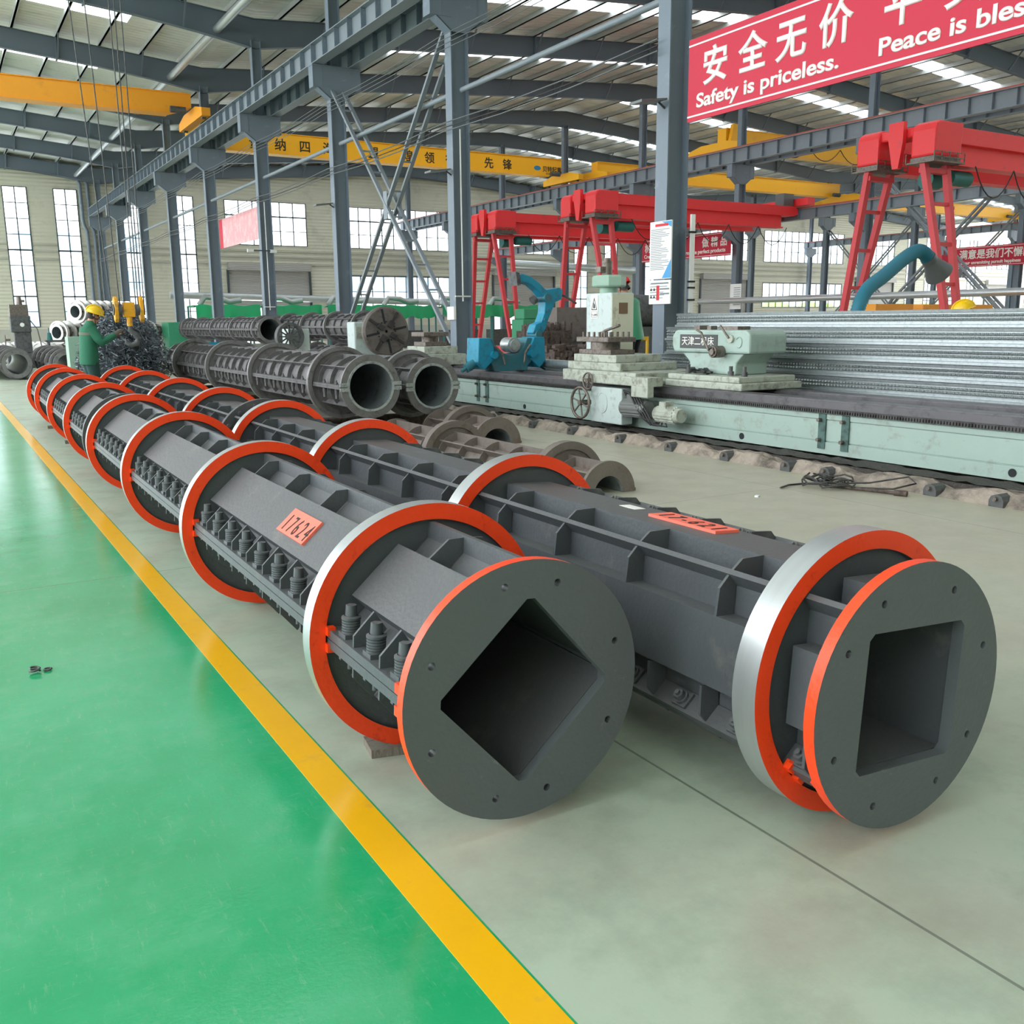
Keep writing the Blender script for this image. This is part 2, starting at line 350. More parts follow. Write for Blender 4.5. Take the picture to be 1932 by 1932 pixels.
for i, (x0, x1, z0, z1) in enumerate(doors):
    if i in (1, 2):   # these roller shutters stand a little open at the foot
        zz = 2.9 if i == 0 else 2.4
    zz = (2.55, 2.3, 0, 2.2, 0, 0)[i] if i < 6 else 0
    o = struct(G().box(x0, x1, WY-.02, WY+.04, zz, z1).build('door_%d' % (i+1), 'door_grey'))
    G().box(x0-.1, x1+.1, WY-.5, WY, z1-.05, z1+.5).build('shutter_box', 'door_grey', o)
    G().box(x0-.15, x0, WY-.15, WY, 0, z1).box(x1, x1+.15, WY-.15, WY, 0, z1).build('guide_rail', 'frame_dark', o)
# world beyond the windows: pale buildings and a strip of trees
for i, (x0, x1, h, y) in enumerate(((-12, 26, 11.6, 108), (34, 62, 9.5, 112), (70, 84, 7.5, 105), (120, 160, 12, 110))):
    t = thing('outside_building', ['pale office block seen through the tall windows behind the worker', 'pale low building seen through the wide window beside the red gantries', 'low pale shed seen through the wide window left of the blue hose', 'pale block seen through the windows behind the right red banner'][i], 'building', ((x0+x1)/2, y, 0))
    w = (x1-x0)/2; G().box(-w, w, 0, 10, 0, h).build('facade', 'facade', t)
    g = G()
    for z in (1.2, 5.0, 8.6):
        if z+2 < h:
            for k in range(int(2*w/3.2)): g.box(-w+.7+3.2*k, -w+2.7+3.2*k, -.05, .02, z, z+1.9)
    g.build('glazing', 'facade_glass', t)
g = G()
for k in range(26):
    x = 84+k*1.6+random.uniform(-.5, .5); r = random.uniform(1.2, 2.0); cz = random.uniform(1.2, 2.6); cy = 90+random.uniform(-2, 2)
    g.rev([(r*sin(pi*j/6)*random.uniform(.85, 1.1), -r*cos(pi*j/6)) for j in range(7)], 10, lambda a, b, c, x=x, cy=cy, cz=cz: (x+a, cy+c, cz+b), closed=False)
tag(g.build('hedge', 'foliage'), 'light green trees outside, seen low through the right windows', 'trees', kind='stuff')
# roof: decking with skylight strips at every mid bay, purlins, rafters
YG = [5.3+7.5*k for k in range(10)]
slopes = [(-12.48, XA), (XA, XA+23.28), (XA+23.28, XA+46.56), (XA+46.56, XA+69.84), (XA+69.84, XA+93.12)]
for si, (a, b) in enumerate(slopes):
    lowa = zb(a) < zb(b); sg = 1 if lowa else -1; v = a if lowa else b
    X = lambda d: v+sg*d
    Z = lambda d: 11.05+.082*d+.97
    g = G()
    def q(d0, d1, y0, y1, gg, dz=0): gg.add([(X(d0), y0, Z(d0)+dz), (X(d1), y0, Z(d1)+dz), (X(d1), y1, Z(d1)+dz), (X(d0), y1, Z(d0)+dz)], [(0, 1, 2, 3)])
    mids = [1.55+7.5*k for k in range(10)]; y = -11.
    for m_ in mids:
        q(0, 23.28, y, m_-.55, g); q(0, 3.4, m_-.55, m_+.55, g); q(22.2, 23.28, m_-.55, m_+.55, g); y = m_+.55
    q(0, 23.28, y, 73.5, g)
    struct(g.build('ceiling_sheet', 'roof_sheet'))
    for m_ in mids:
        if si == 4 and m_ < 45 or si == 3 and m_ < 30: continue
        gg = G(); q(3.4, 22.2, m_-.56, m_+.56, gg, .02); struct(gg.build('ceiling_skylight', 'skylight_sheet'))
    for k in range(15):
        d = .9+1.52*k; x = X(d); z = Z(d)
        y0 = (-10, -10, 12, 25, 40)[si]
        struct(G().box(x-.035, x+.035, y0, 73.4, z-.2, z-.003).box(x-.035, x+.06, y0, 73.4, z-.2, z-.185).build('roof_purlin', 'purlin'))
    for k, y in enumerate(YG+[73.2]):
        if (si == 3 and y < 27) or (si == 4 and y < 42) or (si == 2 and y < 12): continue
        g = G(); N_ = 12; pts = []
        def dep(d): return .76 + .22*max(0, 1-d/3.) + .16*max(0, 1-(23.28-d)/3.)
        P = [23.28*i/N_ for i in range(N_+1)]
        for i in range(N_):
            d0, d1 = P[i], P[i+1]; t0, t1 = Z(d0)-.2, Z(d1)-.2; b0, b1 = t0-dep(d0), t1-dep(d1)
            for w, za, zc, zd, ze in ((.006, b0, t0, b1, t1), (.11, b0, b0+.02, b1, b1+.02), (.11, t0-.02, t0, t1-.02, t1)):
                vs = [(X(d0), y+s*w, z) for s in (-1, 1) for z in (za, zc)]+[(X(d1), y+s*w, z) for s in (-1, 1) for z in (zd, ze)]
                g.add(vs, [(0, 1, 3, 2), (4, 6, 7, 5), (0, 1, 5, 4), (2, 3, 7, 6), (0, 2, 6, 4), (1, 3, 7, 5)])
        for d in (5.5, 11.6, 17.5):     # splice plates
            t = Z(d)-.2; bt = t-dep(d); g.box(X(d)-.03, X(d)+.03, y-.13, y+.13, bt-.06, t)
        for kk in range(1, 14, 2):      # fly braces from the lower flange up to the purlins
            d = .9+1.52*kk; t = Z(d)-.18
            g.beam((X(d), y-.1, t-dep(d)), (X(d), y-.75, t), .05, .05)
        struct(g.build('roof_rafter', 'rafter_grey'))

# ------------------------------------------------------------------ columns and crane girders
rows = [('a', XA, 0, 'row beside the lathe'), ('b', XB, 2, 'middle row behind the red gantries'), ('c', XC, 4, 'far row behind the right banners'), ('d', XD, 6, 'furthest row by the right windows')]
protos = {}
def column_parts(t, ridge, thin):
    zt = (12.95 if ridge else 11.1); hw, hd = (.15, .21) if not thin else (.12, .17)
    g = G()
    for s in (-1, 1): g.box(s*hd-.012, s*hd+.012, -hw, hw, .03, 8.65)
    g.box(-hd, hd, -.008, .008, .03, 8.65); g.build('shaft', 'column_grey', t)
    g = G()
    for s in (-1, 1): g.box(s*.16-.01, s*.16+.01, -.13, .13, 8.65, zt)
    g.box(-.16, .16, -.007, .007, 8.65, zt); g.build('upper_shaft', 'column_grey', t)
    g = G()
    for yy in (-.16, .15): g.prism([(-.2, 7.74), (.2, 7.74), (.58, 8.03), (.72, 8.05), (.72, 8.62), (-.72, 8.62), (-.72, 8.05), (-.58, 8.03)], lambda u, v, w: (u, w, v), yy, yy+.012)
    g.box(-.74, .74, -.18, .18, 8.6, 8.635).box(-.73, -.2, -.17, .17, 8.03, 8.055).box(.2, .73, -.17, .17, 8.03, 8.055)
    for s in (-1, 1): g.prism([(s*.2, 7.74), (s*.2, 7.765), (s*.58, 8.05), (s*.58, 8.025)], lambda u, v, w: (u, w, v), -.16, .16)
    for x in (-.72, -.45, .45, .71): g.box(x-.01, x+.01, -.17, .17, 8.04, 8.6)
    g.build('corbel', 'column_grey', t)
    G().box(-.34, .34, -.26, .26, 0, .03).build('base_plate', 'column_grey', t)
cols = {}
for key, x, i0, where in rows:
    n = 0
    for k in range(i0, 10):
        y = YG[k]
        lab = 'tall grey steel column, %s from the camera in the %s' % (ORD[n], where)
        if key == 'a' and k == 1: lab = 'nearest tall grey steel column, with white notices, behind the lathe tailstock'
        if key == 'a' and k == 2: lab = 'tall grey steel column rising behind the blue steady rest'
        if key == 'a' and k == 3: lab = 'tall grey steel column rising left of the round faceplate'
        ky = key in 'bd'
        if ky not in protos:
            t = thing('steel_column', lab, 'column', (x, y, 0), 0, 'steel columns carrying the crane girders', 'thing'); column_parts(t, ky, False); protos[ky] = t
        else: t = dup(protos[ky], (x, y, 0), label=lab)
        cols[key+str(k)] = t; n += 1
def girder(name, label, x, y0, y1, zt, h, mrail, step=.93, w=.16, both=False):
    t = thing(name, label, 'girder', (x, y0, zt), 0, 'crane girders along the column rows'); Lg = y1-y0
    G().box(-.008, .008, 0, Lg, -h, 0).build('web', 'girder_grey', t)
    G().box(-w, w, 0, Lg, -.025, 0).build('top_flange', 'girder_grey', t)
    G().box(-w, w, 0, Lg, -h-.02, -h+.005).build('bottom_flange', 'girder_grey', t)
    G().box(-.035, .035, 0, Lg, 0, .09).build('rail', mrail, t)
    s0 = None
    for k in range(int(Lg/step)):
        M = Matrix.Translation((0, .4+k*step, 0))
        if s0 is None: s0 = G().box(-w+.01, w-.01, -.006, .006, -h, -.02).build('stiffener', 'column_grey', t); s0.matrix_basis = M
        else: inst(s0, t, M)
girder('crane_girder', 'long grey crane girder along the upper left of the near column row', XA-.55, 6, 73.0, 9.2, .53, 'way_steel')
girder('crane_girder', 'dark grey crane girder just behind the left one, right side of near row', XA+.55, 6, 73.0, 9.2, .53, 'way_steel')
girder('crane_girder', 'grey crane girder with red rail, left side of the middle column row', XB-.55, 18, 73.2, 9.3, .62, 'rail_red')
girder('crane_girder', 'grey crane girder hidden behind the red railed one of the middle row', XB+.55, 18, 73.2, 9.3, .62, 'rail_red')
girder('crane_girder', 'grey crane girder far right behind the blue hose and yellow cranes', XC-.55, 33, 73.2, 9.2, .53, 'rail_red')
girder('crane_girder', 'furthest grey crane girder near the right end windows', XD-.55, 48, 73.2, 9.2, .53, 'rail_red')
girder('gantry_girder', 'lower grey runway girder the red gantries run on at right', XB-.75, 18, 57.5, 6.12, .42, 'rail_red', .95, .14)
for k in range(2, 8):
    t = thing('girder_bracket', 'short grey bracket under the lower runway girder on the %s middle row column' % ORD[k-2], 'bracket', (XB, YG[k], 0), 0, 'brackets of the lower runway girder')
    G().prism([(-.226, 4.95), (-.95, 5.35), (-.95, 5.66), (-.226, 5.66)], lambda u, v, w: (u, w, v), -.14, .14).build('gusset_box', 'column_grey', t)
def lattice(x, y0, y1, z0, z1, label, far=False):
    t = thing('cross_brace', label, 'brace', (x, y0, 0), 0, 'crossed lattice braces between columns'); Ly = y1-y0
    for s, (za, zc) in enumerate(((z0, z1), (z1, z0))):
        p, q = Vector((0, .19, za+.19*(zc-za)/Ly)), Vector((0, Ly-.19, zc-.19*(zc-za)/Ly)); g = G(); dx = .17 if s == 0 else .15
        for e in (-dx, dx): g.beam(p+Vector((e, 0, 0)), q+Vector((e, 0, 0)), .07, .1, (1, 0, 0))
        n = 11
        for k in range(1, n):
            c = p.lerp(q, k/n); g.beam(c-Vector((dx, 0, 0)), c+Vector((dx, 0, 0)), .04, .04)
        g.build('diagonal', 'girder_grey', t)
    g = G(); c = Vector((0, Ly/2, (z0+z1)/2))
    for e in (-.2, .2): g.box(e-.01, e+.01, c.y-.12, c.y+.12, c.z-.35, c.z+.35)
    g.build('crossing_plate', 'girder_grey', t)
lattice(XA, YG[2], YG[3], .75, 8.15, 'big crossed lattice brace between columns behind the faceplate')
lattice(XB, YG[2], YG[3], .6, 7.7, 'crossed lattice brace in the middle row, in front of the right banner')
lattice(XC, YG[5], YG[6], .6, 7.9, 'crossed lattice brace in the far row left of the blue hose')
lattice(XC, YG[4], YG[5], .6, 7.9, 'crossed lattice brace in the far row beside the right red gantry')
for k in range(1, 9):
    tag(G().cyl((XA, YG[k]+.22, 6.53), (XA, YG[k+1]-.22, 6.53), .06, n=10).build('tie_tube', 'girder_grey'), 'grey tie tube between %s and %s columns of the near row' % (ORD[k], ORD[k+1]), 'tube', 'tie tubes between near columns')
# cables strung along the near row
for i, (x, z, r, mt) in enumerate(((10.42, 7.66, .009, 'hood_grey'), (10.42, 7.56, .009, 'hood_grey'), (10.42, 7.46, .009, 'hood_grey'), (10.42, 7.36, .009, 'hood_grey'), (10.45, 5.84, .014, 'hood_grey'), (10.45, 5.74, .012, 'rubber'), (10.45, 5.66, .014, 'hood_grey'))):
    pts = []
    for k in range(1, 10):
        pts.append((x, YG[k], z))
        if k < 9: pts += [(x, YG[k]+2.5, z-.07), (x, YG[k]+5, z-.07)]
    tag(G().tube(pts, r, 6).build('power_cable', mt), '%s of the thin cables strung along the near column row' % ['topmost', 'second highest', 'third highest', 'fourth', 'fifth', 'dark sixth', 'lowest'][i], 'cable', 'cables strung along the near column row')
for i, (yy, zz) in enumerate(((YG[1], 4.83), (YG[2], 4.75), (YG[3], 4.79))):
    t = thing('flood_light', 'small flat grey floodlight on the %s near column' % ('notice-bearing', 'steady rest', 'faceplate')[i], 'light', (XA-.2, yy-.05, zz), 0, 'floodlights on the near columns')
    G().prism([(-.62, -.02), (-.1, .06), (-.1, .09), (-.62, .02)], lambda u, v, w: (u, w, v), -.16, .16).build('housing', 'hood_grey', t)
    G().cyl((-.15, 0, .05), (-.02, 0, -.03), .018, n=8).build('arm', 'frame_dark', t)
for s in (0,):
    t = thing('gutter_pipe', 'long silver pipe under the left roof beside the near column row', 'pipe', (9.5, 0, 11.3))
    G().cyl((0, 8, 0), (0, 73, 0), .14, n=14).build('pipe_run', 'duct_silver', t)
for i, x in enumerate((9.75, 10.2)):
    o = 0 if i == 0 else .2
    tag(G().tube([(x-.2, 73.28, 11.2), (x, 73.28, 10.8), (x, 73.28, 8.6), (x+.03, 73.28, 8.2), (x+.2, 73.28, 7.7), (x+.22, 73.28, 7.4), (x+.22, 73.28, 0)], .11, 10).build('downspout', 'column_grey'), 'dark kinked downspout on end wall, %s' % ('left one of the pair by the second tall window' if i == 0 else 'right one of the pair by the second tall window'), 'pipe', 'kinked downspouts on the end wall')
tag(G().cyl((14.9, 72.2, 3.45), (40, 72.2, 2.9), .26, n=16).box(18, 18.1, 72.2, 73.49, 3.3, 3.36).box(27, 27.1, 72.2, 73.49, 3.1, 3.16).box(37, 37.1, 72.2, 73.49, 2.9, 2.96).build('air_duct', 'duct_silver'), 'long silver air duct across the end wall above the green awnings', 'duct')
tag(G().cyl((43.5, 72.1, 6.2), (56.6, 72.1, 5.92), .33, n=16).box(46, 46.1, 72.2, 73.49, 6.0, 6.06).box(55, 55.1, 72.2, 73.49, 5.9, 5.96).build('air_duct', 'duct_silver'), 'silver air duct behind the left red gantries', 'duct')
tag(G().cyl((33.2, 19, 2.3), (33.2, 37, 2.3), .14, n=14).build('air_duct', 'duct_silver'), 'silver pipe running behind the stacked steel decking at right', 'duct')
# ------------------------------------------------------------------ overhead cranes
def crane(name, label, y, x0, x1, z0, z1, m_, xe0, xe1, yl, group='yellow overhead cranes'):
    t = thing(name, label, 'crane', ((x0+x1)/2, y, z0), 0, group); w = (x1-x0)/2; h = z1-z0
    g = G(); g.prism([(-w, .35*h), (-w+.9, 0), (w-.9, 0), (w, .35*h), (w, h), (-w, h)], lambda u, v, s: (u, s, v), -.3, .3); g.build('main_beam', m_, t)
    G().box(-w, w, -.36, .36, h, h+.03).box(-w+.9, w-.9, -.36, .36, -.03, 0).build('beam_flange', m_, t)
    for xe in (xe0, xe1):
        x = xe-(x0+x1)/2
        g = G(); g.prism([(-yl, .0), (yl, .0), (yl, .3), (yl*.5, .5), (-yl*.5, .5), (-yl, .3)], lambda u, v, s: (s, u, v), x-.17, x+.17)
        e = g.build('end_carriage', m_, t); e.location = (0, 0, 9.5-z0)
        for s in (-1, 1): G().cyl((x-.08, s*yl*.8, .03), (x+.08, s*yl*.8, .03), .1, n=14).build('wheel', 'machine_dark', e)
    G().cyl((w-.9, -.55, .1), (w-.3, -.55, .1), .13, n=12).build('travel_motor', 'machine_dark', t)
    return t
crane('bridge_crane', 'orange bridge crane high under the roof over the aisle, without writing', 42.4, -12, 10.1, 9.8, 10.58, 'crane_orange', -11.8, XA-.55, 2.0)
cr = crane('bridge_crane', 'long yellow bridge crane with black characters behind the crossed brace', 49.7, 11.6, 33.2, 9.8, 10.76, 'crane_yellow', XA+.55, XB-.55, 1.9)
cx = (11.6+33.2)/2
for ch, x in (('豫', 14.92), ('纳', 16.2), ('四', 17.48), ('海', 18.74), ('盟', 21.25), ('煌', 23.27), ('领', 24.55), ('行', 25.84), ('先', 28.3), ('锋', 29.52)):
    text(ch, 'painted_character', 'letter_black', cr, (x-cx-.38, -.305, .22), (1, 0, 0), (0, 0, 1), .62, .01, .002)
text('贝特起重', 'painted_character', 'letter_black', cr, (31.85-cx, -.305, .25), (1, 0, 0), (0, 0, 1), .34, .006, .002)
text('25-400', 'painted_character', 'letter_black', cr, (32.1-cx, -.305, .08), (1, 0, 0), (0, 0, 1), .13, .002, .002)
g = G(); g.add([(31.5-cx+.24*cos(2*pi*i/20), -.305, .4+.13*sin(2*pi*i/20)) for i in range(20)], [tuple(range(20))]); g.build('oval_badge', 'box_blue', cr)
crane('bridge_crane', 'yellow bridge crane crossing low behind the near column with the red banner', 48.4, 34.9, 55.9, 9.75, 10.6, 'crane_yellow', XB+.55, XC-.55, 1.9)
c4 = crane('bridge_crane', 'yellow bridge crane just below the big red banner', 37.6, 34.9, 55.9, 9.75, 10.7, 'crane_yellow', XB+.55, XC-.55, 2.0)
g = G()
for k in range(8):
    x0 = -9.5+k*2.4; pts = [(x0+2.4*i/8, -.4, .55-1.1*(1-(2*i/8-1)**2)*.6) for i in range(9)]; g.tube(pts, .02, 5)
g.build('festoon_cable', 'rubber', c4)
G().prism([(0, 0), (.9, 0), (.7, 1.25), (.25, 1.25)], lambda u, v, s: (u-10.5, s, v-.1), -.55, -.35).build('end_post', 'crane_yellow', c4)
c5 = crane('bridge_crane', 'far yellow bridge crane with characters behind the right red gantry legs', 50.2, 58.4, 79.2, 9.55, 10.3, 'crane_yellow', XC+.55, XD-.6, 2.2)
for ch, x in (('升', 62.), ('管', 71.3)): text(ch, 'painted_character', 'letter_black', c5, (x-68.8-.3, -.305, .12), (1, 0, 0), (0, 0, 1), .55, .008, .002)

# ------------------------------------------------------------------ red semi-gantries
def gantry(label, yn, yf, tx=22.7):
    t = thing('gantry_crane', label, 'gantry', (tx, (yn+yf)/2, 0), 0, 'red gantries along the lower runway girder'); ym = (yn+yf)/2
    for y in (yn-ym, yf-ym):
        s = -1 if y < 0 else 1
        b = G().box(.5, 10.2, y-.28, y+.28, 5.82, 6.22).build('main_beam', 'gantry_red', t)
        G().box(.5, 9.6, y-.1, y+.1, 5.35, 5.82).box(.5, 9.6, y-.22, y+.22, 5.3, 5.35).build('lower_web', 'gantry_red', b)
        pr = [(-.55, 5.45), (.55, 5.45), (.55, 6.3)]+[(.55-.0, 6.3), (-.35, 6.32), (-.5, 6.25), (-.55, 6.1)]
        G().prism(pr, lambda u, v, w: (u, w, v), y-.35, y+.35).build('saddle', 'gantry_red', t, bevel=.06)
        g = G().box(-.62, .62, y-.42, y+.42, 5.3, 5.34)
        for k in range(5): g.box(-.62+.31*k-.012, -.62+.31*k+.012, y-.42, y-.40, 5.3, 5.55); g.box(-.62+.31*k-.012, -.62+.31*k+.012, y+.40, y+.42, 5.3, 5.55)
        for z in (5.42, 5.54): g.box(-.62, .62, y-.42, y-.405, z, z+.02); g.box(-.62, .62, y+.405, y+.42, z, z+.02)
        g.box(-.55, .55, y-.34, y+.34, 5.34, 5.45)
        g.build('platform', 'tool_steel', t)
        yb = y+s*1.05
        for x0, x1 in ((-.45, -.14), (.45, .22)):
            G().beam((x0, y, 5.32), (x1, yb, .25), .15, .17, (1, 0, 0)).build('leg', 'gantry_leg', t)
        for k in range(1, 5):
            f = k/5; x0 = -.45+.31*f; x1 = .45-.23*f; y_ = y+s*1.05*f; z = 5.32-5.07*f; G().beam((x0, y_, z), (x1, y_, z), .09, .09).build('rung', 'gantry_leg', t)
        G().box(-.5, .5, y-.1, y+.1, 5.08, 5.2).build('leg_head', 'gantry_leg', t)
    y0, y1 = yn-ym, yf-ym
    g = G(); g.box(-.45, .2, y0, y1, 6.0, 6.25); g.build('end_tie', 'gantry_red', t, bevel=.05)
    G().prism([(-.2, 6.4), (.25, 6.4), (.25, 6.0), (.08, 5.25), (-.1, 5.25), (-.2, 5.9)], lambda u, v, w: (w, u+y0+.75, v), -.62, -.48).build('guard_plate', 'gantry_red', t)
    G().box(-.15, .15, y0-1.3, y1+1.3, 0, .28).build('ground_beam', 'gantry_leg', t)
    G().prism([(10.2, 5.82), (10.2, 6.22), (10.42, 6.1), (10.42, 5.9)], lambda u, v, w: (u, w, v), y0-.28, y1+.28).build('beam_end', 'gantry_red', t)
    G().box(10.3, 10.75, y0-.9, y1+.9, 6.24, 6.55).build('end_carriage', 'gantry_red', t)
    G().box(9.6, 10.2, y0-.2, y0+.3, 6.22, 6.75).build('electric_box', 'hood_grey', t)
    G().cyl((.8, y0+.15, 5.05), (1.6, y0+.15, 5.05), .2, n=14).cyl((.2, y0+.4, 5.0), (.7, y0+.4, 5.0), .24, n=14).build('hoist_motor', 'motor_teal', t)
    g = G()
    for k in range(5):
        x0 = 1.2+k*1.7; g.tube([(x0+1.7*i/8, y0-.34, 5.3-.75*(1-(2*i/8-1)**2)) for i in range(9)], .018, 5)
    g.build('festoon_cable', 'rubber', t)
gantry('red gantry standing behind the ribbed blue hose, biggest in view', 16.5, 18.2)
gantry('red gantry whose legs stand between blue steady rest and lathe tool column', 31.0, 32.7)
gantry('red gantry seen between the steel column and the blue steady rest', 38.6, 40.3)

# ------------------------------------------------------------------ banners, notices
def banner(label, x, y0, y1, z0, z1, mt, lines, texts):
    t = thing('banner', label, 'banner', (x, y1, 0)); L_ = y1-y0
    G().box(-.01, .01, -L_, 0, z0, z1).build('sheet', mt, t)
    g = G()
    for z in lines: g.box(-.016, -.009, -L_, 0, z-.012, z+.012)
    if lines: g.build('border_line', 'letter_white', t)
    for s, y, z, sz, b, sx in texts: text(s, 'lettering', 'letter_white', t, (-.014, y-y1, z), (0, -1, 0), (0, 0, 1), sz, b, .003, sx=sx)
    return t
banner('big red banner with large white characters and English, hung high from the near columns', 10.555, 5.4, 12.15, 4.47, 5.67, 'banner_red', (4.545, 5.575),
       [('安', 11.83, 5.0, .56, .014, 1), ('全', 11.06, 5.0, .56, .014, 1), ('无', 10.33, 5.0, .56, .014, 1), ('价', 9.57, 5.0, .56, .014, 1), ('平', 8.55, 5.0, .56, .014, 1), ('安', 7.72, 5.0, .56, .014, 1), ('是', 6.95, 5.0, .56, .014, 1), ('福', 6.2, 5.0, .56, .014, 1),
        ('Safety is priceless.', 11.95, 4.655, .285, .008, 1.33), ('Peace is blessing', 8.6, 4.655, .285, .008, 1.33)])
b = banner('faded pink banner between columns, red along one edge', XA, 35.5, 41.65, 4.5, 5.65, 'banner_faded', (), [])
G().box(-.014, -.004, -.5, 0, 4.5, 5.65).build('red_margin', 'banner_red', b)
banner('red slogan banner partly behind the near column, characters cut by it', XB-.55, 35.2, 42.0, 4.45, 5.6, 'banner_red', (4.52, 5.53), [('树', 41.75, 4.98, .5, .012, 1), ('做', 37.25, 4.98, .5, .012, 1), ('精', 36.6, 4.98, .5, .012, 1), ('品', 35.95, 4.98, .5, .012, 1), ('Crea', 41.8, 4.66, .26, .008, 1.1), ('Produce perfect products', 38.6, 4.66, .26, .008, 1.12)])
banner('red slogan banner at the right edge behind the crossed brace', 57.0-.3, 30.5, 40.2, 4.5, 5.75, 'banner_red', (4.57, 5.68), [('满意是我们不懈的追求', 38.95, 5.05, .6, .014, 1), ('Satisfaction is our unremitting pursuit happiness', 40.1, 4.68, .28, .008, .97)])
def notice(label, y0, y1, z0, z1, rows_, extras):
    t = thing('notice_board', label, 'notice', (10.56, y1, 0)); w = y1-y0
    G().box(-.012, .012, -w, 0, z0, z1).build('board', 'paper_white', t)
    g = G(); h = (z1-z0)
    for k in range(rows_):
        z = z1-.14*h-.72*h*k/rows_; L_ = w*random.uniform(.45, .88); g.box(-.015, -.012, -.05*w-L_, -.05*w, z-.006, z+.004)
    g.build('print_line', 'paper_ink', t)
    for a, b_, c, d, m_ in extras: G().box(-.017, -.011, -w*b_, -w*a, z0+h*c, z0+h*d).build('colour_block', m_, t)
    return t
n1 = notice('tall white notice with lines of print on the near column', 12.47, 13.02, 2.11, 3.04, 24, [(.25, .85, .91, .955, 'paper_red')])
G().add([(-.016, -.55, 2.12), (-.016, -.55, 2.42), (-.016, -.33, 2.12)], [(0, 1, 2)]).build('blue_corner', 'paper_blue', n1); G().add([(-.016, -.55, 3.03), (-.016, -.55, 2.93), (-.016, -.3, 3.03)], [(0, 1, 2)]).build('blue_corner', 'paper_blue', n1)
n2 = notice('smaller white warning notice with red bar below the tall notice', 12.47, 13.02, 1.7, 2.09, 6, [(.36, .49, .16, .78, 'paper_red'), (.52, .95, .6, .66, 'paper_ink'), (.1, .9, .84, .9, 'paper_ink'), (.52, .95, .4, .46, 'paper_ink')])
g = G()
for yy in (-.06, -.14):
    for z in (1.8, 1.92): g.add([(-.016, yy-.03, z), (-.016, yy+.03, z), (-.016, yy, z+.055)], [(0, 1, 2)])
g.build('warning_triangle', 'letter_black', n2)

t = thing('pipe_rack', 'white panel with dark clips on the right side of the near column', 'panel', (11.02, YG[1]-.28, 0))
G().box(-.02, .06, -.02, .02, 1.55, 3.15).build('panel', 'paper_white', t)
for z in (1.75, 1.95, 2.05, 2.85): G().box(-.04, .08, -.035, .03, z, z+.03).build('clip', 'letter_black', t)
t = thing('pole_notice', 'small white notice on a column behind the decking stack', 'notice', (XB-.25, YG[4]-.2, 0))
G().box(-.02, 0, -.4, .35, 1.9, 3.1).build('board', 'paper_white', t)
g = G()
for k in range(9): g.box(-.024, -.02, -.35, .1, 2.1+.1*k, 2.13+.1*k)
g.build('print_line', 'paper_ink', t)
for k in (2, 4):
    t = thing('white_conduit', 'thin white conduit running up the %s near column' % ('steady rest' if k == 2 else 'fifth'), 'conduit', (XA-.05, YG[k]-.19, 0), 0, 'white conduits up near columns')
    G().cyl((0, 0, 1.9), (0, 0, 5.7), .018, n=8).build('tube_run', 'pipe_white', t); G().box(-.2, .2, -.02, .02, 2.0, 2.03).build('strap', 'pipe_white', t)
t = thing('security_camera', 'white security cameras on a bracket of the fourth near column', 'camera', (XA-.25, YG[4]-.26, 4.0))
for s in (-1, 1): G().box(-.42*s-.11, -.42*s+.11, -.05, .05, -.07, .04).build('camera_body', 'pipe_white', t)
G().box(-.5, .5, -.02, .02, -.02, .02).build('bracket', 'frame_dark', t)
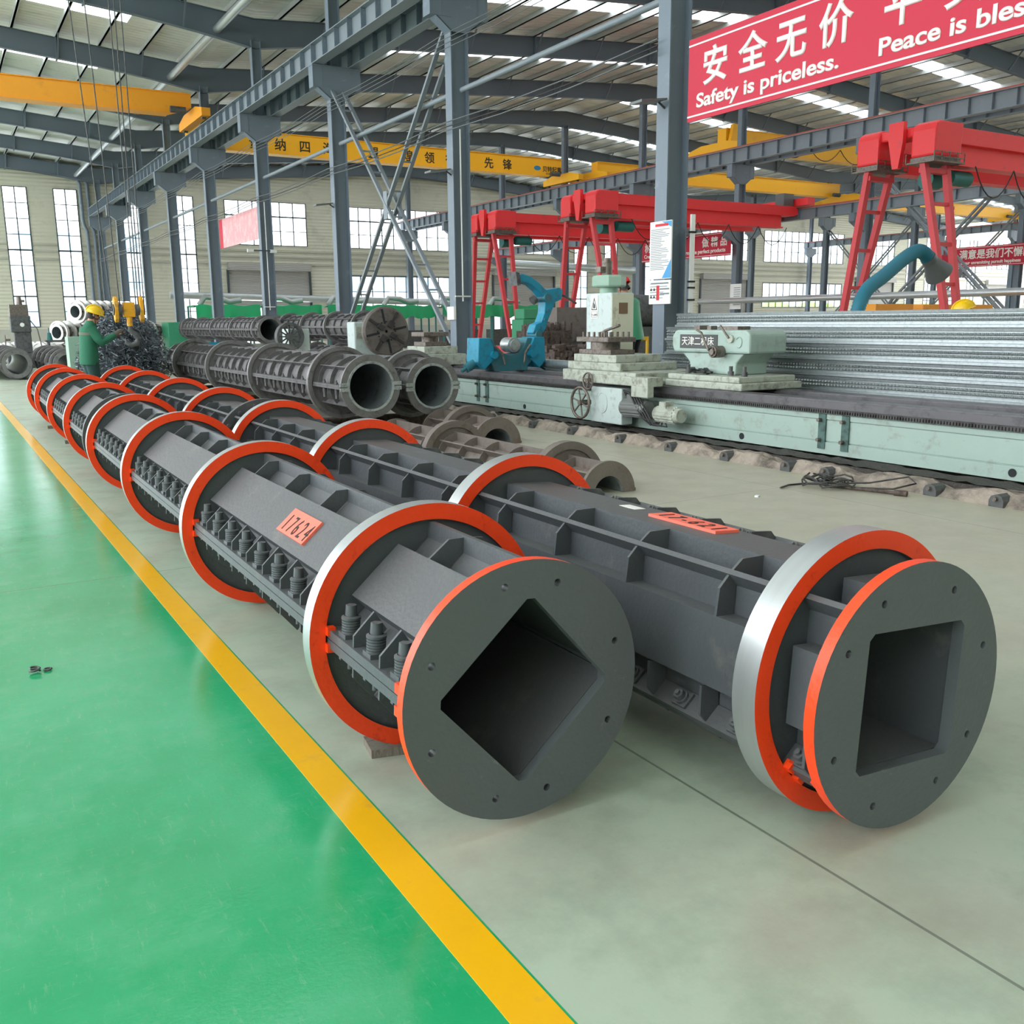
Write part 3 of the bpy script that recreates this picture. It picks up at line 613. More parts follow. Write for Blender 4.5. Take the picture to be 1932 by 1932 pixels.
# ------------------------------------------------------------------ square pole moulds with red-faced running rings
ZC = .43
def square_mold(label, x0, y0, yaw, phi, zf, rings, rw, coup, L, digits, plate, rb, tape=None):
    """x0, y0: floor point under the front flange; local +y runs down the mould; phi turns the cross-section"""
    t = thing('pole_mold', label, 'mould', (x0, y0, 0), -yaw, 'square pole moulds with red rings')
    c, s = cos(radians(phi)), sin(radians(phi))
    T = lambda u, v, w: (u*c-v*s, w, ZC+u*s+v*c)
    def Tf(n_deg):                                 # face frame: (n, t) -> cross-section
        a = radians(n_deg); nx, nz, tx, tz = cos(a), sin(a), sin(a), -cos(a)
        return lambda n, k, w: T(n*nx+k*tx, n*nz+k*tz, w)
    # hollow square tube
    g = G(); o_, i_ = .222, .213
    for nd in (45, 135, 225, 315): g.prism([(i_, -o_), (o_, -o_), (o_, o_), (i_, o_)], Tf(nd), 0.004, L)
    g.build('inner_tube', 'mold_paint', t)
    # end flange: round plate with square mouth and eight holes
    ca = .284; sq = []
    for q in range(4):
        a = pi/2*q; p = Vector((ca*cos(a), ca*sin(a)))
        for k in (-1, 1):
            n = Vector((ca*cos(a+k*pi/2), ca*sin(a+k*pi/2))); sq.append(tuple(p.lerp(n, .045)))
    hol = [circ(.0115, 10, .322*cos(radians(a)), .322*sin(radians(a))) for a in (74.5, 105.5, 20.5, -24.5, 159.5, 204.5, 254.5, 285.5)]
    g = G(); Tz = lambda u, v, w: (lambda p: (p[0], p[1], p[2]+zf-ZC))(T(u, v, w))
    plate_holes(g, circ(.384, 72), [sq]+hol, Tz, -.036, 0, 0, 1, 0); g.build('end_flange', ['mold_flange', 'mold_red'], t)
    # box channels on the four faces, longitudinal ribs, parting flanges
    for nd in (45, 135, 225, 315):
        kk = 1 if nd in (45, 225) else -1
        g = G(); lo, hi = (-.12, .105) if kk > 0 else (-.105, .12)
        y = .0
        for r in rings+[L]: g.prism([(.2225, lo), (.297, lo), (.297, hi), (.2225, hi)], Tf(nd), y+.002, r-.0); y = r+rw
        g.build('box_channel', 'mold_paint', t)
    for a in (90, 270):
        Ta = lambda n, k, w, a=a: T(n*cos(radians(a))-k*sin(radians(a)), n*sin(radians(a))+k*cos(radians(a)), w)
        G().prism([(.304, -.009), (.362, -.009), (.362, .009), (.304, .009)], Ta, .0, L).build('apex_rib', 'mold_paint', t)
    for sd in (-1, 1):
        for z0, z1 in ((.0015, .03), (-.03, -.0015)):
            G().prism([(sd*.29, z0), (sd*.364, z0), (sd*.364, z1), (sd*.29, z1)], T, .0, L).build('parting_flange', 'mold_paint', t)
    # running rings
    for r in rings:
        g = G(); Tr = lambda a, b, d, r=r: (a, r+b, ZC+d)
        g.rev([(.371, .0), (.425, .0), (.425, rw), (.371, rw)], 96, Tr, mi=[0, 1, 0, 2])
        plate_holes(g, circ(.372, 60), [[(.315*cos(pi/2*q), .315*sin(pi/2*q)) for q in range(4)]], lambda u, v, w, r=r: T(u, v, r+w), .02, .034, 2, 2, 2)
        g.build('running_ring', ['mold_red', 'ring_rim', 'mold_paint'], t)
        for z in (.026, -.03): G().prism([(-.372, z-.014), (-.345, z-.014), (-.345, z+.014), (-.372, z+.014)], T, r-.022, r+.004).build('locating_lug', 'mold_red', t)
    for z in (.03, -.034): G().prism([(-.378, z-.014), (-.35, z-.014), (-.35, z+.014), (-.378, z+.014)], T, .0, .03).build('locating_lug', 'mold_red', t)
    # joint between the two half lengths: a pair of dark flanges bolted together
    g = G(); sqh = [[(.315*cos(pi/2*q), .315*sin(pi/2*q)) for q in range(4)]]; plate_holes(g, circ(.402, 60), sqh, T, coup-.025, coup-.001); plate_holes(g, circ(.402, 60), sqh, T, coup+.001, coup+.025)
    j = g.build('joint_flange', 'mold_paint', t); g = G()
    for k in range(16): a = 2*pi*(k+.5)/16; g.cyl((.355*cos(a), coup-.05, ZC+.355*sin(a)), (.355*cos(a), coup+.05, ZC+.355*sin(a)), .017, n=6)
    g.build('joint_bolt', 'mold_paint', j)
    # clamp bolts, nuts, gussets
    def frame(a_deg, y, sd=-1):
        return Matrix(((c, 0, -s, 0), (0, 1, 0, y), (s, 0, c, ZC), (0, 0, 0, 1)))
    def bolt(sd):
        g = G(); x = sd*.325
        if rb == 2:      # here the nut end shows: rounded lug, nut, thread, with the head underneath
            g.box(x-.028, x+.028, -.032, .032, .03, .04); g.cyl((x, 0, -.05), (x, 0, .05), .009, n=8)
            g.cyl((x, 0, .04), (x, 0, .05), .024, n=16); g.cyl((x, 0, .05), (x, 0, .068), .0185, n=6); g.cyl((x, 0, .068), (x, 0, .078), .009, n=8); g.cyl((x, 0, -.03), (x, 0, -.075), .026, n=14); g.cyl((x, 0, -.075), (x, 0, -.1), .019, n=6)
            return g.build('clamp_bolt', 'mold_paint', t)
        g.box(x-.03, x+.03, -.03, .03, .03, .045)
        pf = [(.001, .045), (.029, .045)]
        for k in range(5): z = .045+.0085*k; pf += [(.029, z+.006), (.0255, z+.0066), (.0255, z+.0079), (.029, z+.0085)]
        g.rev(pf+[(.0305, .0885), (.0305, .096), (.022, .1)], 20, lambda a, b, d: (x+a, d, b), closed=False)
        g.cyl((x, 0, .097), (x, 0, .134), .0195, .0175, n=6)
        g.cyl((x, 0, -.04), (x, 0, .05), .009, n=8); g.cyl((x, 0, -.03), (x, 0, -.05), .02, n=6); g.cyl((x, 0, -.05), (x, 0, -.075), .01, n=8); g.box(x-.028, x-.006, .012, .03, -.048, -.03)
        return g.build('clamp_bolt', 'mold_paint', t)
    segs = list(zip([-.02]+[r+rw for r in rings], rings+[L]))
    sides = [(-1, len(segs))] if rb == 1 else [(-1, 4), (1, 5)]
    for sd, ns in sides:
        b0 = None; g0 = None; h0 = None
        for k, (a, b) in enumerate(segs[:ns]):
            n = max(2, round((b-a)/.243)); st = (b-a)/n
            for i in range(n):
                M = frame(0, a+st*(i+.5))
                if b0 is None: b0 = bolt(sd); b0.matrix_basis = M
                else: inst(b0, t, M)
                if i:
                    M = frame(0, a+st*i)
                    if g0 is None:
                        g0 = G().prism([(sd*.292, .136), (sd*.357, .066), (sd*.357, .03), (sd*.29, .03), (sd*.25, .078)], lambda u, v, w: (u, w, v), -.005, .005).build('bolt_gusset', 'mold_paint', t); g0.matrix_basis = M
                        h0 = G().prism([(sd*.292, -.136), (sd*.357, -.066), (sd*.357, -.03), (sd*.29, -.03), (sd*.25, -.078)], lambda u, v, w: (u, w, v), -.005, .005).build('under_gusset', 'mold_paint', t); h0.matrix_basis = M
                    else: inst(g0, t, M); inst(h0, t, M)
    for sd in (-1, 1):
        a0 = None
        for k, (a, b) in enumerate(segs):
            n = max(1, round((b-a)/.47)); st = (b-a)/n; of = 0 if n > 1 else -.5
            if n == 1: sites = [a+(b-a)*.62] if b-a > .3 else []
            else: sites = [a+st*(i+.5) for i in range(n)]
            for y in sites:
                M = frame(0, y)
                if a0 is None:
                    a0 = G().prism([(sd*.134, .287), (sd*.06, .352), (sd*.009, .355), (sd*.009, .31), (sd*.08, .241)], lambda u, v, w: (u, w, v), -.005, .005).build('apex_gusset', 'mold_paint', t); a0.matrix_basis = M
                else: inst(a0, t, M)
    # number plate on its channel
    nd, ya, yb, ta, tb = plate; Tn = Tf(nd)
    p = G().prism([(.297, ta), (.307, ta), (.307, tb), (.297, tb)], Tn, ya, yb).build('number_plate', ['plate_red'], t)
    e0, ex, ey = Vector(Tn(.308, ta+.012, yb-.03)), Vector((0, -1, 0)), Vector(Tn(0, 1, 0))-Vector(Tn(0, 0, 0))
    text(digits, 'numeral', 'engrave', p, e0, ex, ey, (tb-ta)*.95, 0, .0008, sx=.72, spacing=(yb-ya-.05)/((tb-ta)*.95*.445*.72*len(digits)))
    if tape:
        G().prism([(.2972, tape[2]), (.2985, tape[2]), (.2985, tape[3]), (.2972, tape[3])], Tn, tape[0], tape[1]).build('paper_tag', 'paper_tag', t)
    return t
yaw1, yaw2 = .0165, .0105
R1 = [2.81-2.205, 2.59, 4.56, 6.53, 8.5, 10.47, 12.5, 14.12]
square_mold('dark square pole mould with diamond mouth and red plate 17624, beside the yellow line', 1.342, 2.205, yaw1, -3.4, .416, R1, .068, 7.05, 14.7, '17624', (135, 1.22, 1.55, -.055, .06), 1)
R2 = [.135, 2.02, 3.92, 5.71, 7.56, 9.49, 11.5, 13.3]
square_mold('dark square pole mould with upright square mouth, red plate 17-621 and wide bright ring', 2.225, 1.6, yaw2, 41.5, .416, R2, .088, 6.25, 13.9, '17-621', (45, .76, 1.125, -.03, .08), 2, (1.26, 1.36, .01, .063))
tag(G().prism([(-.08, -.05), (.07, -.09), (.09, .03), (-.06, .07)], lambda u, v, w: (u, v, w), 0, .03).build('wood_chock', 'wood', loc=(1.2, 2.86, 0)), 'small wooden block wedged under the first red ring of the diamond-mouthed mould', 'block')
for i, (x, y) in enumerate(((1.42, 12.9), (1.42, 14.95))):
    tag(G().cbox(0, 0, .02, .1, .08, .04).build('wood_chock', 'wood', loc=(x-.1, y, 0)), ['small wood block on the floor tucked beside the sixth red ring of the diamond-mouthed mould', 'small wood block on the floor beside the seventh red ring of the diamond-mouthed mould'][i], 'block')

# ------------------------------------------------------------------ round moulds (dusty steel), whole and half
def round_mold(name, label, x, y, zc, yaw, L, rings, ri=.29, rf=.39, rr=.47, rw=.075, tw=.02, mats=('dusty_steel', 'dusty_ring'), half=False, step=.42, group=None, bolts=True, bw=.055, lips=False, rz=None):
    t = thing(name, label, 'mould', (x, y, 0), -yaw if rz is None else rz, group)
    a0, a1 = (0, pi) if half else (0, 2*pi); n = 24 if half else 48
    T = lambda a, b, d: (a, b, zc+d)
    G().rev([(ri, 0), (ri+tw, 0), (ri+tw, L), (ri, L)], n, T, a0, a1, mi=[0, 0, 0, 1]).build('shell', [mats[0], 'bore_steel'], t)
    for yy in (-.035, L):
        G().rev([(ri-.004, yy), (rf, yy), (rf, yy+.035), (ri-.004, yy+.035)], n, T, a0, a1, mi=[0, 0, 0, 1]).build('end_flange', [mats[1], 'bare_cut'], t)
    for r in rings:
        G().rev([(rr-bw, r), (rr, r), (rr, r+rw), (rr-bw, r+rw)], n, T, a0, a1).rev([(ri, r+.025), (rr-bw, r+.025), (rr-bw, r+.04), (ri, r+.04)], n, T, a0, a1).build('running_ring', mats[1], t)
    for a in ((45, 90, 135) if half else (40, 90, 140, 220, 270, 320)):
        ca, sa = cos(radians(a)), sin(radians(a))
        G().prism([(ri, -.007), (rf-.015, -.007), (rf-.015, .007), (ri, .007)], lambda u, v, w: (u*ca-v*sa, w, zc+u*sa+v*ca), 0, L).build('long_rib', mats[0], t)
    for sd in (-1, 1):
        for z0, z1 in ((.001, .026), (-.026, -.001)):
            if half and z0 < 0: continue
            G().prism([(sd*ri, z0), (sd*(rf+.012), z0), (sd*(rf+.012), z1), (sd*ri, z1)], lambda u, v, w: (u, w, zc+v), -.03, L).build('parting_flange', mats[0], t)
    k0 = None; ny = int(L/step)
    for k in range(1, ny):
        M = Matrix.Translation((0, k*step, 0))
        if k0 is None: k0 = G().rev([(ri+.01, 0), (rf-.025, 0), (rf-.025, .008), (ri+.01, .008)], n, T, a0 if half else .08, a1).build('stiffener', mats[0], t); k0.matrix_basis = M
        else: inst(k0, t, M)
    if bolts and not half:
        b0 = None
        for k in range(ny):
            M = Matrix.Translation((-(rf-.035), (k+.5)*step, zc))
            if b0 is None:
                g = G().cyl((0, 0, -.05), (0, 0, .05), .01, n=6).cyl((0, 0, .026), (0, 0, .05), .02, n=6).cyl((0, 0, .05), (0, 0, .075), .011, n=6).cyl((0, 0, -.026), (0, 0, -.09), .027, n=8).cyl((0, 0, -.09), (0, 0, -.15), .02, n=6)
                b0 = g.build('clamp_bolt', mats[0], t); b0.matrix_basis = M
            else: inst(b0, t, M)
    if lips:       # bright burred lip round the mouth and ground notches at the parting
        G().rev([(ri-.012, -.04), (ri+.016, -.043), (ri+.02, -.034), (ri-.006, -.034)], n, T).build('mouth_lip', 'bare_cut', t)
        for sd in (-1, 1):
            for z in (.03, -.03): G().box(*sorted((sd*(ri+.012), sd*(rf+.014))), -.048, -.03, zc+z-.022, zc+z+.022).build('parting_notch', 'bare_cut', t)
    return t
GR = 'round pole moulds in grey steel'
round_mold('pipe_mold', 'dusty round mould with broad bright cut rim, resting on beams next to the red-ringed mould', 4.56, 11.0, .67, 0, 10.1, [.93, 3.68, 6.36, 9.08], group=GR, lips=True)
round_mold('pipe_mold', 'dusty round mould with narrow rough lip, the one of the open pair nearer the lathe', 5.53, 11.25, .62, 0, 9.6, [.6, 3.4, 6.2, 9.0], ri=.275, rf=.375, rr=.455, group=GR, lips=True)
for i, y in enumerate((12.4, 17.2, 20.6)):
    t = thing('support_beam', 'dark steel beam lying under the pair of dusty round moulds, %s' % ('nearest one', 'middle one', 'furthest one')[i], 'beam', (5.0, y, 0), 0, 'support beams under the round moulds')
    G().box(-.95, 1.2, -.1, .1, 0, .02).box(-.95, 1.2, -.1, .1, .145, .165).box(-.95, 1.2, -.01, .01, .02, .145).build('flanged_bar', 'rust_dark', t)
    G().prism([(-.94, .16), (-.86, .16), (-.8, .3)], lambda u, v, w: (u, w, v), -.08, .08).prism([(-.02, .16), (.12, .16), (.05, .3)], lambda u, v, w: (u, w, v), -.08, .08).build('wedge', 'rust_dark', t)
HM = 'rusty half moulds lying open side down'
round_mold('half_mold', 'rusty half-round mould with raised flange, lying beside the second red ring of the upright mould', 4.78, 6.42, .002, 0, 4.3, [.55, 2.75], ri=.155, rf=.28, rr=.385, rw=.1, mats=('rust', 'rust'), half=True, step=.45, group=HM, bw=.07)
round_mold('half_mold', 'rusty half-round mould behind, its flange leaning by the pair of round moulds', 5.62, 9.75, .002, 0, 1.35, [.6], ri=.2, rf=.33, rr=.42, rw=.1, mats=('rust', 'rust'), half=True, step=.45, group=HM, bw=.07)
round_mold('half_mold', 'low rusty half mould with a lifting eye between red mould and dusty pair', 3.5, 8.2, .002, 0, 3.6, [.35, 1.75, 3.2], ri=.17, rf=.29, rr=.37, rw=.1, mats=('rust', 'dusty_steel'), half=True, step=.45, group=HM, bw=.07)
e = thing('lifting_eye', 'grey steel lifting eye standing on the low rusty half mould', 'eye', (3.46, 8.05, 0))
G().rev([(.06, 0), (.13, 0), (.13, .04), (.06, .04)], 24, lambda a, b, d: (a, b, .42+d)).box(-.13, .13, 0, .04, 0, .4).build('eye_plate', 'dusty_steel', e); G().cyl((0, -.08, .42), (0, .1, .42), .045, n=14).build('pin', 'bare_cut', e)
# background yard of moulds at left
LB = 'grey moulds stored at the far left'
p = [(1.87, 28.8, .42, 'nearest grey mould at far left, its round mouth open towards us'), (.85, 29.3, .42, 'grey mould at the left picture edge beside the open-mouthed one'), (2.95, 27.2, .42, 'dull grey mould right of the open-mouthed one, left of the worker'), (3.95, 27.5, .42, 'dull grey mould behind the legs of the worker in green'), (4.95, 28.0, .42, 'dull grey mould behind the swarf heap')]
t0 = None
for x, y, z, lab in p:
    if t0 is None: t0 = round_mold('pipe_mold', lab, x, y, z, 0, 6.2, [.35, 1.5, 2.7, 3.9, 5.1], ri=.27, rf=.37, rr=.42, rw=.09, step=.6, group=LB, bolts=False)
    else: dup(t0, (x, y, 0), label=lab)
WR = 'moulds with polished white rings at the far left'
w0 = None
for x, y, z, lab in ((1.9, 38.6, .42, 'white ringed mould at far left, low beside the tall machine'), (3.25, 38.6, .42, 'white ringed mould on the floor left of the worker, lower one'), (4.6, 38.6, .42, 'white ringed mould on the floor behind the worker, lower right'), (3.92, 38.6, 1.16, 'white ringed mould stacked on top, behind the shoulder of the worker'), (5.27, 38.6, 1.16, 'white ringed mould on top, just left of the yellow hook'), (4.6, 38.6, 1.9, 'white ringed mould topmost of the stack behind the hook')):
    if w0 is None: w0 = round_mold('ringed_mold', lab, x, y, .42, 0, 3.3, [.05+.38*k for k in range(8)], ri=.22, rf=.3, rr=.42, rw=.1, step=1.2, group=WR, mats=('mold_dust', 'white_ring'), bolts=False, rz=-radians(50))
    else: dup(w0, (x, y, z-.42), label=lab)
# ------------------------------------------------------------------ big lathe: bed, carriage, tailstock, steady rest, headstock
t = thing('lathe_bed', 'long pale green lathe bed with dark ways and rack, carrying carriage and tailstock', 'lathe', (7.62, 1.5, 0)); LB_ = 16.9
G().box(.02, .9, 0, LB_, .1, .54).box(.0, .02, 0, LB_, .1, .22).box(.008, .02, 0, LB_, .232, .44).box(.0, .02, 0, LB_, .45, .5).build('bed_casting', 'lathe_green', t)
for a, b in ((-.05, .22), (.66, .93)): G().box(a, b, 0, LB_, .56, .63).box(a+.03, b-.04, 0, LB_, .63, .645).build('way', 'way_steel', t)
G().box(.22, .66, 0, LB_, .5, .545).build('chip_trough', 'oily_steel', t)
g = G().box(-.04, .02, 0, LB_, .515, .56)
for k in range(int(LB_/.03)): g.box(-.05, -.04, k*.03, k*.03+.016, .517, .545)
g.build('gear_rack', 'oily_steel', t)
for yc in (6.45, 13.62):
    y = yc-1.5
    for d in (-.16, .13): G().box(-.012, .012, y+d-.02, y+d+.07, .15, .5).build('joint_pocket', 'pocket_green', t)
    for d in (-.12, .17):
        for z in (.24, .44): G().cyl((-.06, y+d-.0, z), (-.0, y+d, z), .02, n=6).build('joint_bolt', 'tool_steel', t)
for y in (7.73, 4.58, 12.33): G().cyl((-.006, y-1.5, .165), (.02, y-1.5, .165), .036, n=20).build('drain_hole', 'groove', t)
t = thing('lathe_plinth', 'rough broken concrete plinth and oily gutter along the lathe foot', 'plinth', (7.0, 1.5, 0)); g = G(); random.seed(3)
nx, ny = 5, 170
vs = []
for j in range(ny+1):
    y = 16.9*j/ny
    for i in range(nx+1):
        u = i/nx; gap = abs(((y+.05) % .94)-.47); h = .1*(min(1, u*2.4))*(.55+.45*min(1, max(0, (gap-.07)*9)))+random.uniform(-.012, .012)*(u > 0); vs.append((-.06+u*.24+random.uniform(-.012, .012), y, max(0, h)))
g.add(vs, [(j*(nx+1)+i, j*(nx+1)+i+1, (j+1)*(nx+1)+i+1, (j+1)*(nx+1)+i) for j in range(ny) for i in range(nx)]); g.build('broken_concrete', 'concrete_rough', t)
g = G(); vs = []
for j in range(ny+1):
    for i in range(7): vs.append((.15+.46*i/6, 16.9*j/ny, .085+(.03 if i in (0,) else 0)+random.uniform(-.012, .012)))
g.add(vs, [(j*7+i, j*7+i+1, (j+1)*7+i+1, (j+1)*7+i) for j in range(ny) for i in range(6)]); g.box(.15, .17, 0, 16.9, 0, .1); g.build('oily_gutter', 'gutter_black', t)
f0 = None
for k, y in enumerate((12.29, 11.04, 10.1, 9.08, 8.16, 7.27, 6.43, 5.95, 4.85, 4.27, 3.4)):
    lab = '%s small round-topped anchor foot from the left along the plinth' % ORD[k]
    if f0 is None:
        f0 = thing('anchor_foot', lab, 'anchor', (6.98, y, 0), 0, 'anchor feet along the lathe plinth')
        G().prism([(-.06, 0), (.06, 0), (.06, .05), (.042, .085), (0, .1), (-.042, .085), (-.06, .05)], lambda u, v, w: (w, u, v), -.06, .08).build('lug', 'machine_dark', f0)
        G().cyl((-.09, 0, .065), (-.05, 0, .065), .018, n=10).build('pin', 'tool_steel', f0)
    else: dup(f0, (6.98, y, 0), label=lab)
# carriage
t = thing('lathe_carriage', 'pale green lathe carriage with two handwheels and tall tool column', 'carriage', (7.4, 9.6, 0))
G().box(-.06, .12, -.04, .62, .14, .6).build('apron', 'lathe_pale', t, bevel=.015)
g = G(); g.add([(-.063, .36+.1*cos(2*pi*i/24), .4+.13*sin(2*pi*i/24)) for i in range(24)], [tuple(range(24))]); g.tube([(-.062, .36+.1*cos(2*pi*i/24), .4+.13*sin(2*pi*i/24)) for i in range(25)], .006, 5); g.build('cover_plate', 'lathe_pale', t)
G().prism([(-.36, .647), (.9, .647), (.9, .72), (.75, .76), (-.25, .76), (-.36, .7)], lambda u, v, w: (w, u, v), -.1, 1.25).box(-.05, 1.2, -.3, 1.3, .655, .8).build('saddle', 'lathe_worn', t, bevel=.012)
G().box(-.12, .12, -.62, -.3, .65, .76).box(-.12, -.02, -.62, -.3, .52, .66).build('saddle_horn', 'lathe_worn', t, bevel=.01)
G().box(.05, 1.0, .15, 1.32, .8, .9).box(.1, .85, .3, 1.25, .9, 1.0).build('cross_slide', 'lathe_worn', t, bevel=.012)
G().box(.15, .55, .48, 1.2, 1.0, 1.06).cyl((.34, .85, 1.06), (.34, .85, 1.16), .2, n=24).box(.12, .58, .5, 1.22, 1.16, 1.225).build('tool_post', 'tool_steel', t, bevel=.008)
g = G()
for yy in (.56, .68, .8, .92, 1.04, 1.16): g.cyl((.2, yy, 1.225), (.2, yy, 1.29), .018, n=8).cyl((.5, yy, 1.225), (.5, yy, 1.29), .018, n=8)
g.build('clamp_screw', 'tool_steel', t)
G().tube([(.34, .92, 1.22), (.34, .9, 1.28), (.33, .83, 1.31), (.3, .5, 1.375)], [.035, .03, .02, .02], 10).build('clamp_lever', 'tool_steel', t)
c_ = G().box(.68, 1.06, 1.18, 1.78, .65, 1.815).build('tool_column', ['lathe_pale'], t, bevel=.012)
G().box(.685, 1.055, 1.172, 1.18, .64, 1.8).build('end_cover', 'lathe_cream', c_)
G().box(.8, .95, 1.165, 1.173, 1.53, 1.68).build('brass_plate', 'brass_plate', c_)
s_ = G().box(.672, .681, 1.49, 1.66, 1.47, 1.79).build('warning_sign', 'paper_white', c_)
g = G(); o_ = [(1.505, 1.585), (1.645, 1.585), (1.575, 1.765)]; i_ = [(1.525, 1.597), (1.625, 1.597), (1.575, 1.725)]
for a in range(3):
    b_ = (a+1) % 3; g.add([(.6705, *o_[a]), (.6705, *o_[b_]), (.6705, *i_[b_]), (.6705, *i_[a])], [(0, 1, 2, 3)])
g.add([(.6705, 1.6, 1.61), (.6705, 1.55, 1.61), (.6705, 1.56, 1.66), (.6705, 1.59, 1.69)], [(0, 1, 2, 3)])
for z0, z1 in ((1.485, 1.49), (1.56, 1.565)): g.box(.67, .6715, 1.51, 1.64, z0, z1)
g.box(.67, .6715, 1.505, 1.51, 1.485, 1.565).box(.67, .6715, 1.64, 1.645, 1.485, 1.565)
g.build('warning_symbol', 'letter_black', s_)
text('当心触电', 'lettering', 'letter_black', s_, (.6705, 1.642, 1.505), (0, -1, 0), (0, 0, 1), .036, 0, .0005)
g = G(); g.rev([(0, 0), (.2, 0), (.215, .02), (.215, .13), (.2, .16), (0, .16)], 8, lambda a, b, d: (.87+a, 1.5+d*1.3, 1.9+b), closed=False, sm=False).cyl((.87, 1.5, 1.81), (.87, 1.5, 1.9), .13, n=20); g.build('gear_cap', 'lathe_cap', t)
G().cyl((.87, 1.55, 2.06), (.87, 1.55, 2.26), .075, n=14).cyl((.87, 1.55, 2.26), (.87, 1.55, 2.3), .05, n=12).box(.72, .82, 1.5, 1.62, 2.1, 2.18).build('top_motor', 'tool_steel', t)
def wheel(parent, c, r, n, dirx=-1, mt='tool_steel'):
    g = G(); k = 28; cx, cy, cz = c
    g.tube([(cx, cy+r*cos(2*pi*i/k), cz+r*sin(2*pi*i/k)) for i in range(k+1)], r*.075+.004, 8, caps=False)
    for i in range(n):
        a = 2*pi*i/n+.3; g.cyl((cx+.01, cy, cz), (cx, cy+r*cos(a), cz+r*sin(a)), .011, n=8)
    g.cyl((cx-.02, cy, cz), (cx+.16, cy, cz), .035, n=14); return g.build('handwheel', mt, parent)
wheel(t, (-.16, .72, .38), .2, 6); wheel(t, (-.14, .58, .67), .105, 4)
def motor(parent, name, p, q, r, mt):
    p, q = Vector(p), Vector(q); g = G().cyl(p, q, r, n=20); d = (q-p).normalized(); g.cyl(q, q+d*.05, r*1.02, r*.9, n=20); a = Vector((0, 0, 1))
    for k in range(16):
        ang = 2*pi*k/16; e = Vector((cos(ang), 0, sin(ang)))*r if abs(d.y) > .8 else Vector((0, cos(ang), sin(ang)))*r
        g.beam(p+e*1.03+d*.03, q+e*1.03-d*.02, .012, .02)
    g.cyl(q+d*.05, q+d*.052, r*.55, n=16); m_ = p.lerp(q, .4); g.box(m_.x-.06, m_.x+.06, m_.y-.06, m_.y+.06, m_.z+r*.8, m_.z+r+.06)
    return g.build(name, mt, parent)
motor(t, 'feed_motor', (-.02, -.06, .37), (-.02, -.48, .38), .105, 'motor_grey')
motor(t, 'rapid_motor', (-.02, -.7, .34), (-.02, -1.08, .34), .09, 'lathe_worn')
g = G()
for k in range(4): g.tube([(-.02+.02*k, .0, .58-.03*k), (-.1, -.25-.05*k, .56), (-.12, -.5-.08*k, .3-.03*k), (-.06, -.62-.1*k, .2), (-.02, -.8, .26+.02*k)], .013, 6)
g.build('motor_cable', 'rubber', t)
# tailstock
t = thing('tailstock', 'pale green lathe tailstock bearing a dark nameplate, at the near end of the lathe bed', 'tailstock', (7.95, 8.0, .63))
G().box(-.25, .72, -.15, 1.16, .017, .1).box(-.22, .68, -.08, 1.15, .1, .17).build('base', 'lathe_worn', t, bevel=.015)
G().prism([(.25, .17), (1.1, .17), (1.05, .3), (1.2, .42), (.12, .42), (.25, .3)], lambda u, v, w: (w, u, v), .04, .55).build('neck', 'lathe_green', t, bevel=.02)
G().prism([(.0, .42), (1.3, .42), (1.34, .5), (1.34, .62), (1.27, .69), (.06, .69), (0, .64)], lambda u, v, w: (w, u, v), .0, .6).build('body', 'lathe_green', t, bevel=.025)
pl = G().box(-.008, .0, .52, 1.18, .47, .635).build('nameplate', 'nameplate', t)
text('天津二机床', 'lettering', 'letter_white', pl, (-.009, 1.15, .515), (0, -1, 0), (0, 0, 1), .115, 0, .001, sx=1.0)
G().tube([(-.004, .17+.05*cos(a), .55+.06*sin(a)) for a in [.6+k*.35 for k in range(14)]], .007, 6).build('index_ring', 'lathe_green', t)
wheel(t, (-.14, .45, .44), .06, 5); G().cyl((-.13, .45, .44), (0, .45, .44), .07, n=18).build('quill_boss', 'tool_steel', t)
G().tube([(-.16, .5, .46), (-.17, .62, .66), (-.12, .75, .69)], .014, 8).tube([(-.04, .3, .6), (-.06, .42, .74)], .013, 8).build('clamp_lever', 'tool_steel', t)
G().cyl((-.03, .29, .59), (.02, .29, .59), .045, n=16).build('knob', 'lathe_worn', t)
g = G().box(.1, .25, .95, 1.05, .69, .74).box(.1, .3, .3, .6, .69, .73).box(.1, .2, .75, .82, .69, .735); g.build('top_lug', 'tool_steel', t)
for yy in (.0, .22, .95): G().cyl((-.06, yy, .1), (-.06, yy, .28), .022, n=8).cyl((-.06, yy, .17), (-.06, yy, .22), .036, n=6).build('hold_down_bolt', 'machine_dark', t)
g = G(); random.seed(5)
for k in range(9): a = random.uniform(0, 6); g.beam((-.12+random.uniform(-.03, .05), .45+random.uniform(0, .45), .185+.02*random.random()), (-.1+.08*cos(a), .5+random.uniform(0, .35), .2+.05*random.random()), .05, .022)
tag(g.build('work_glove', 'rubber', loc=(7.95, 8.0, .63)), 'black crumpled work gloves lying on the tailstock base', 'gloves')
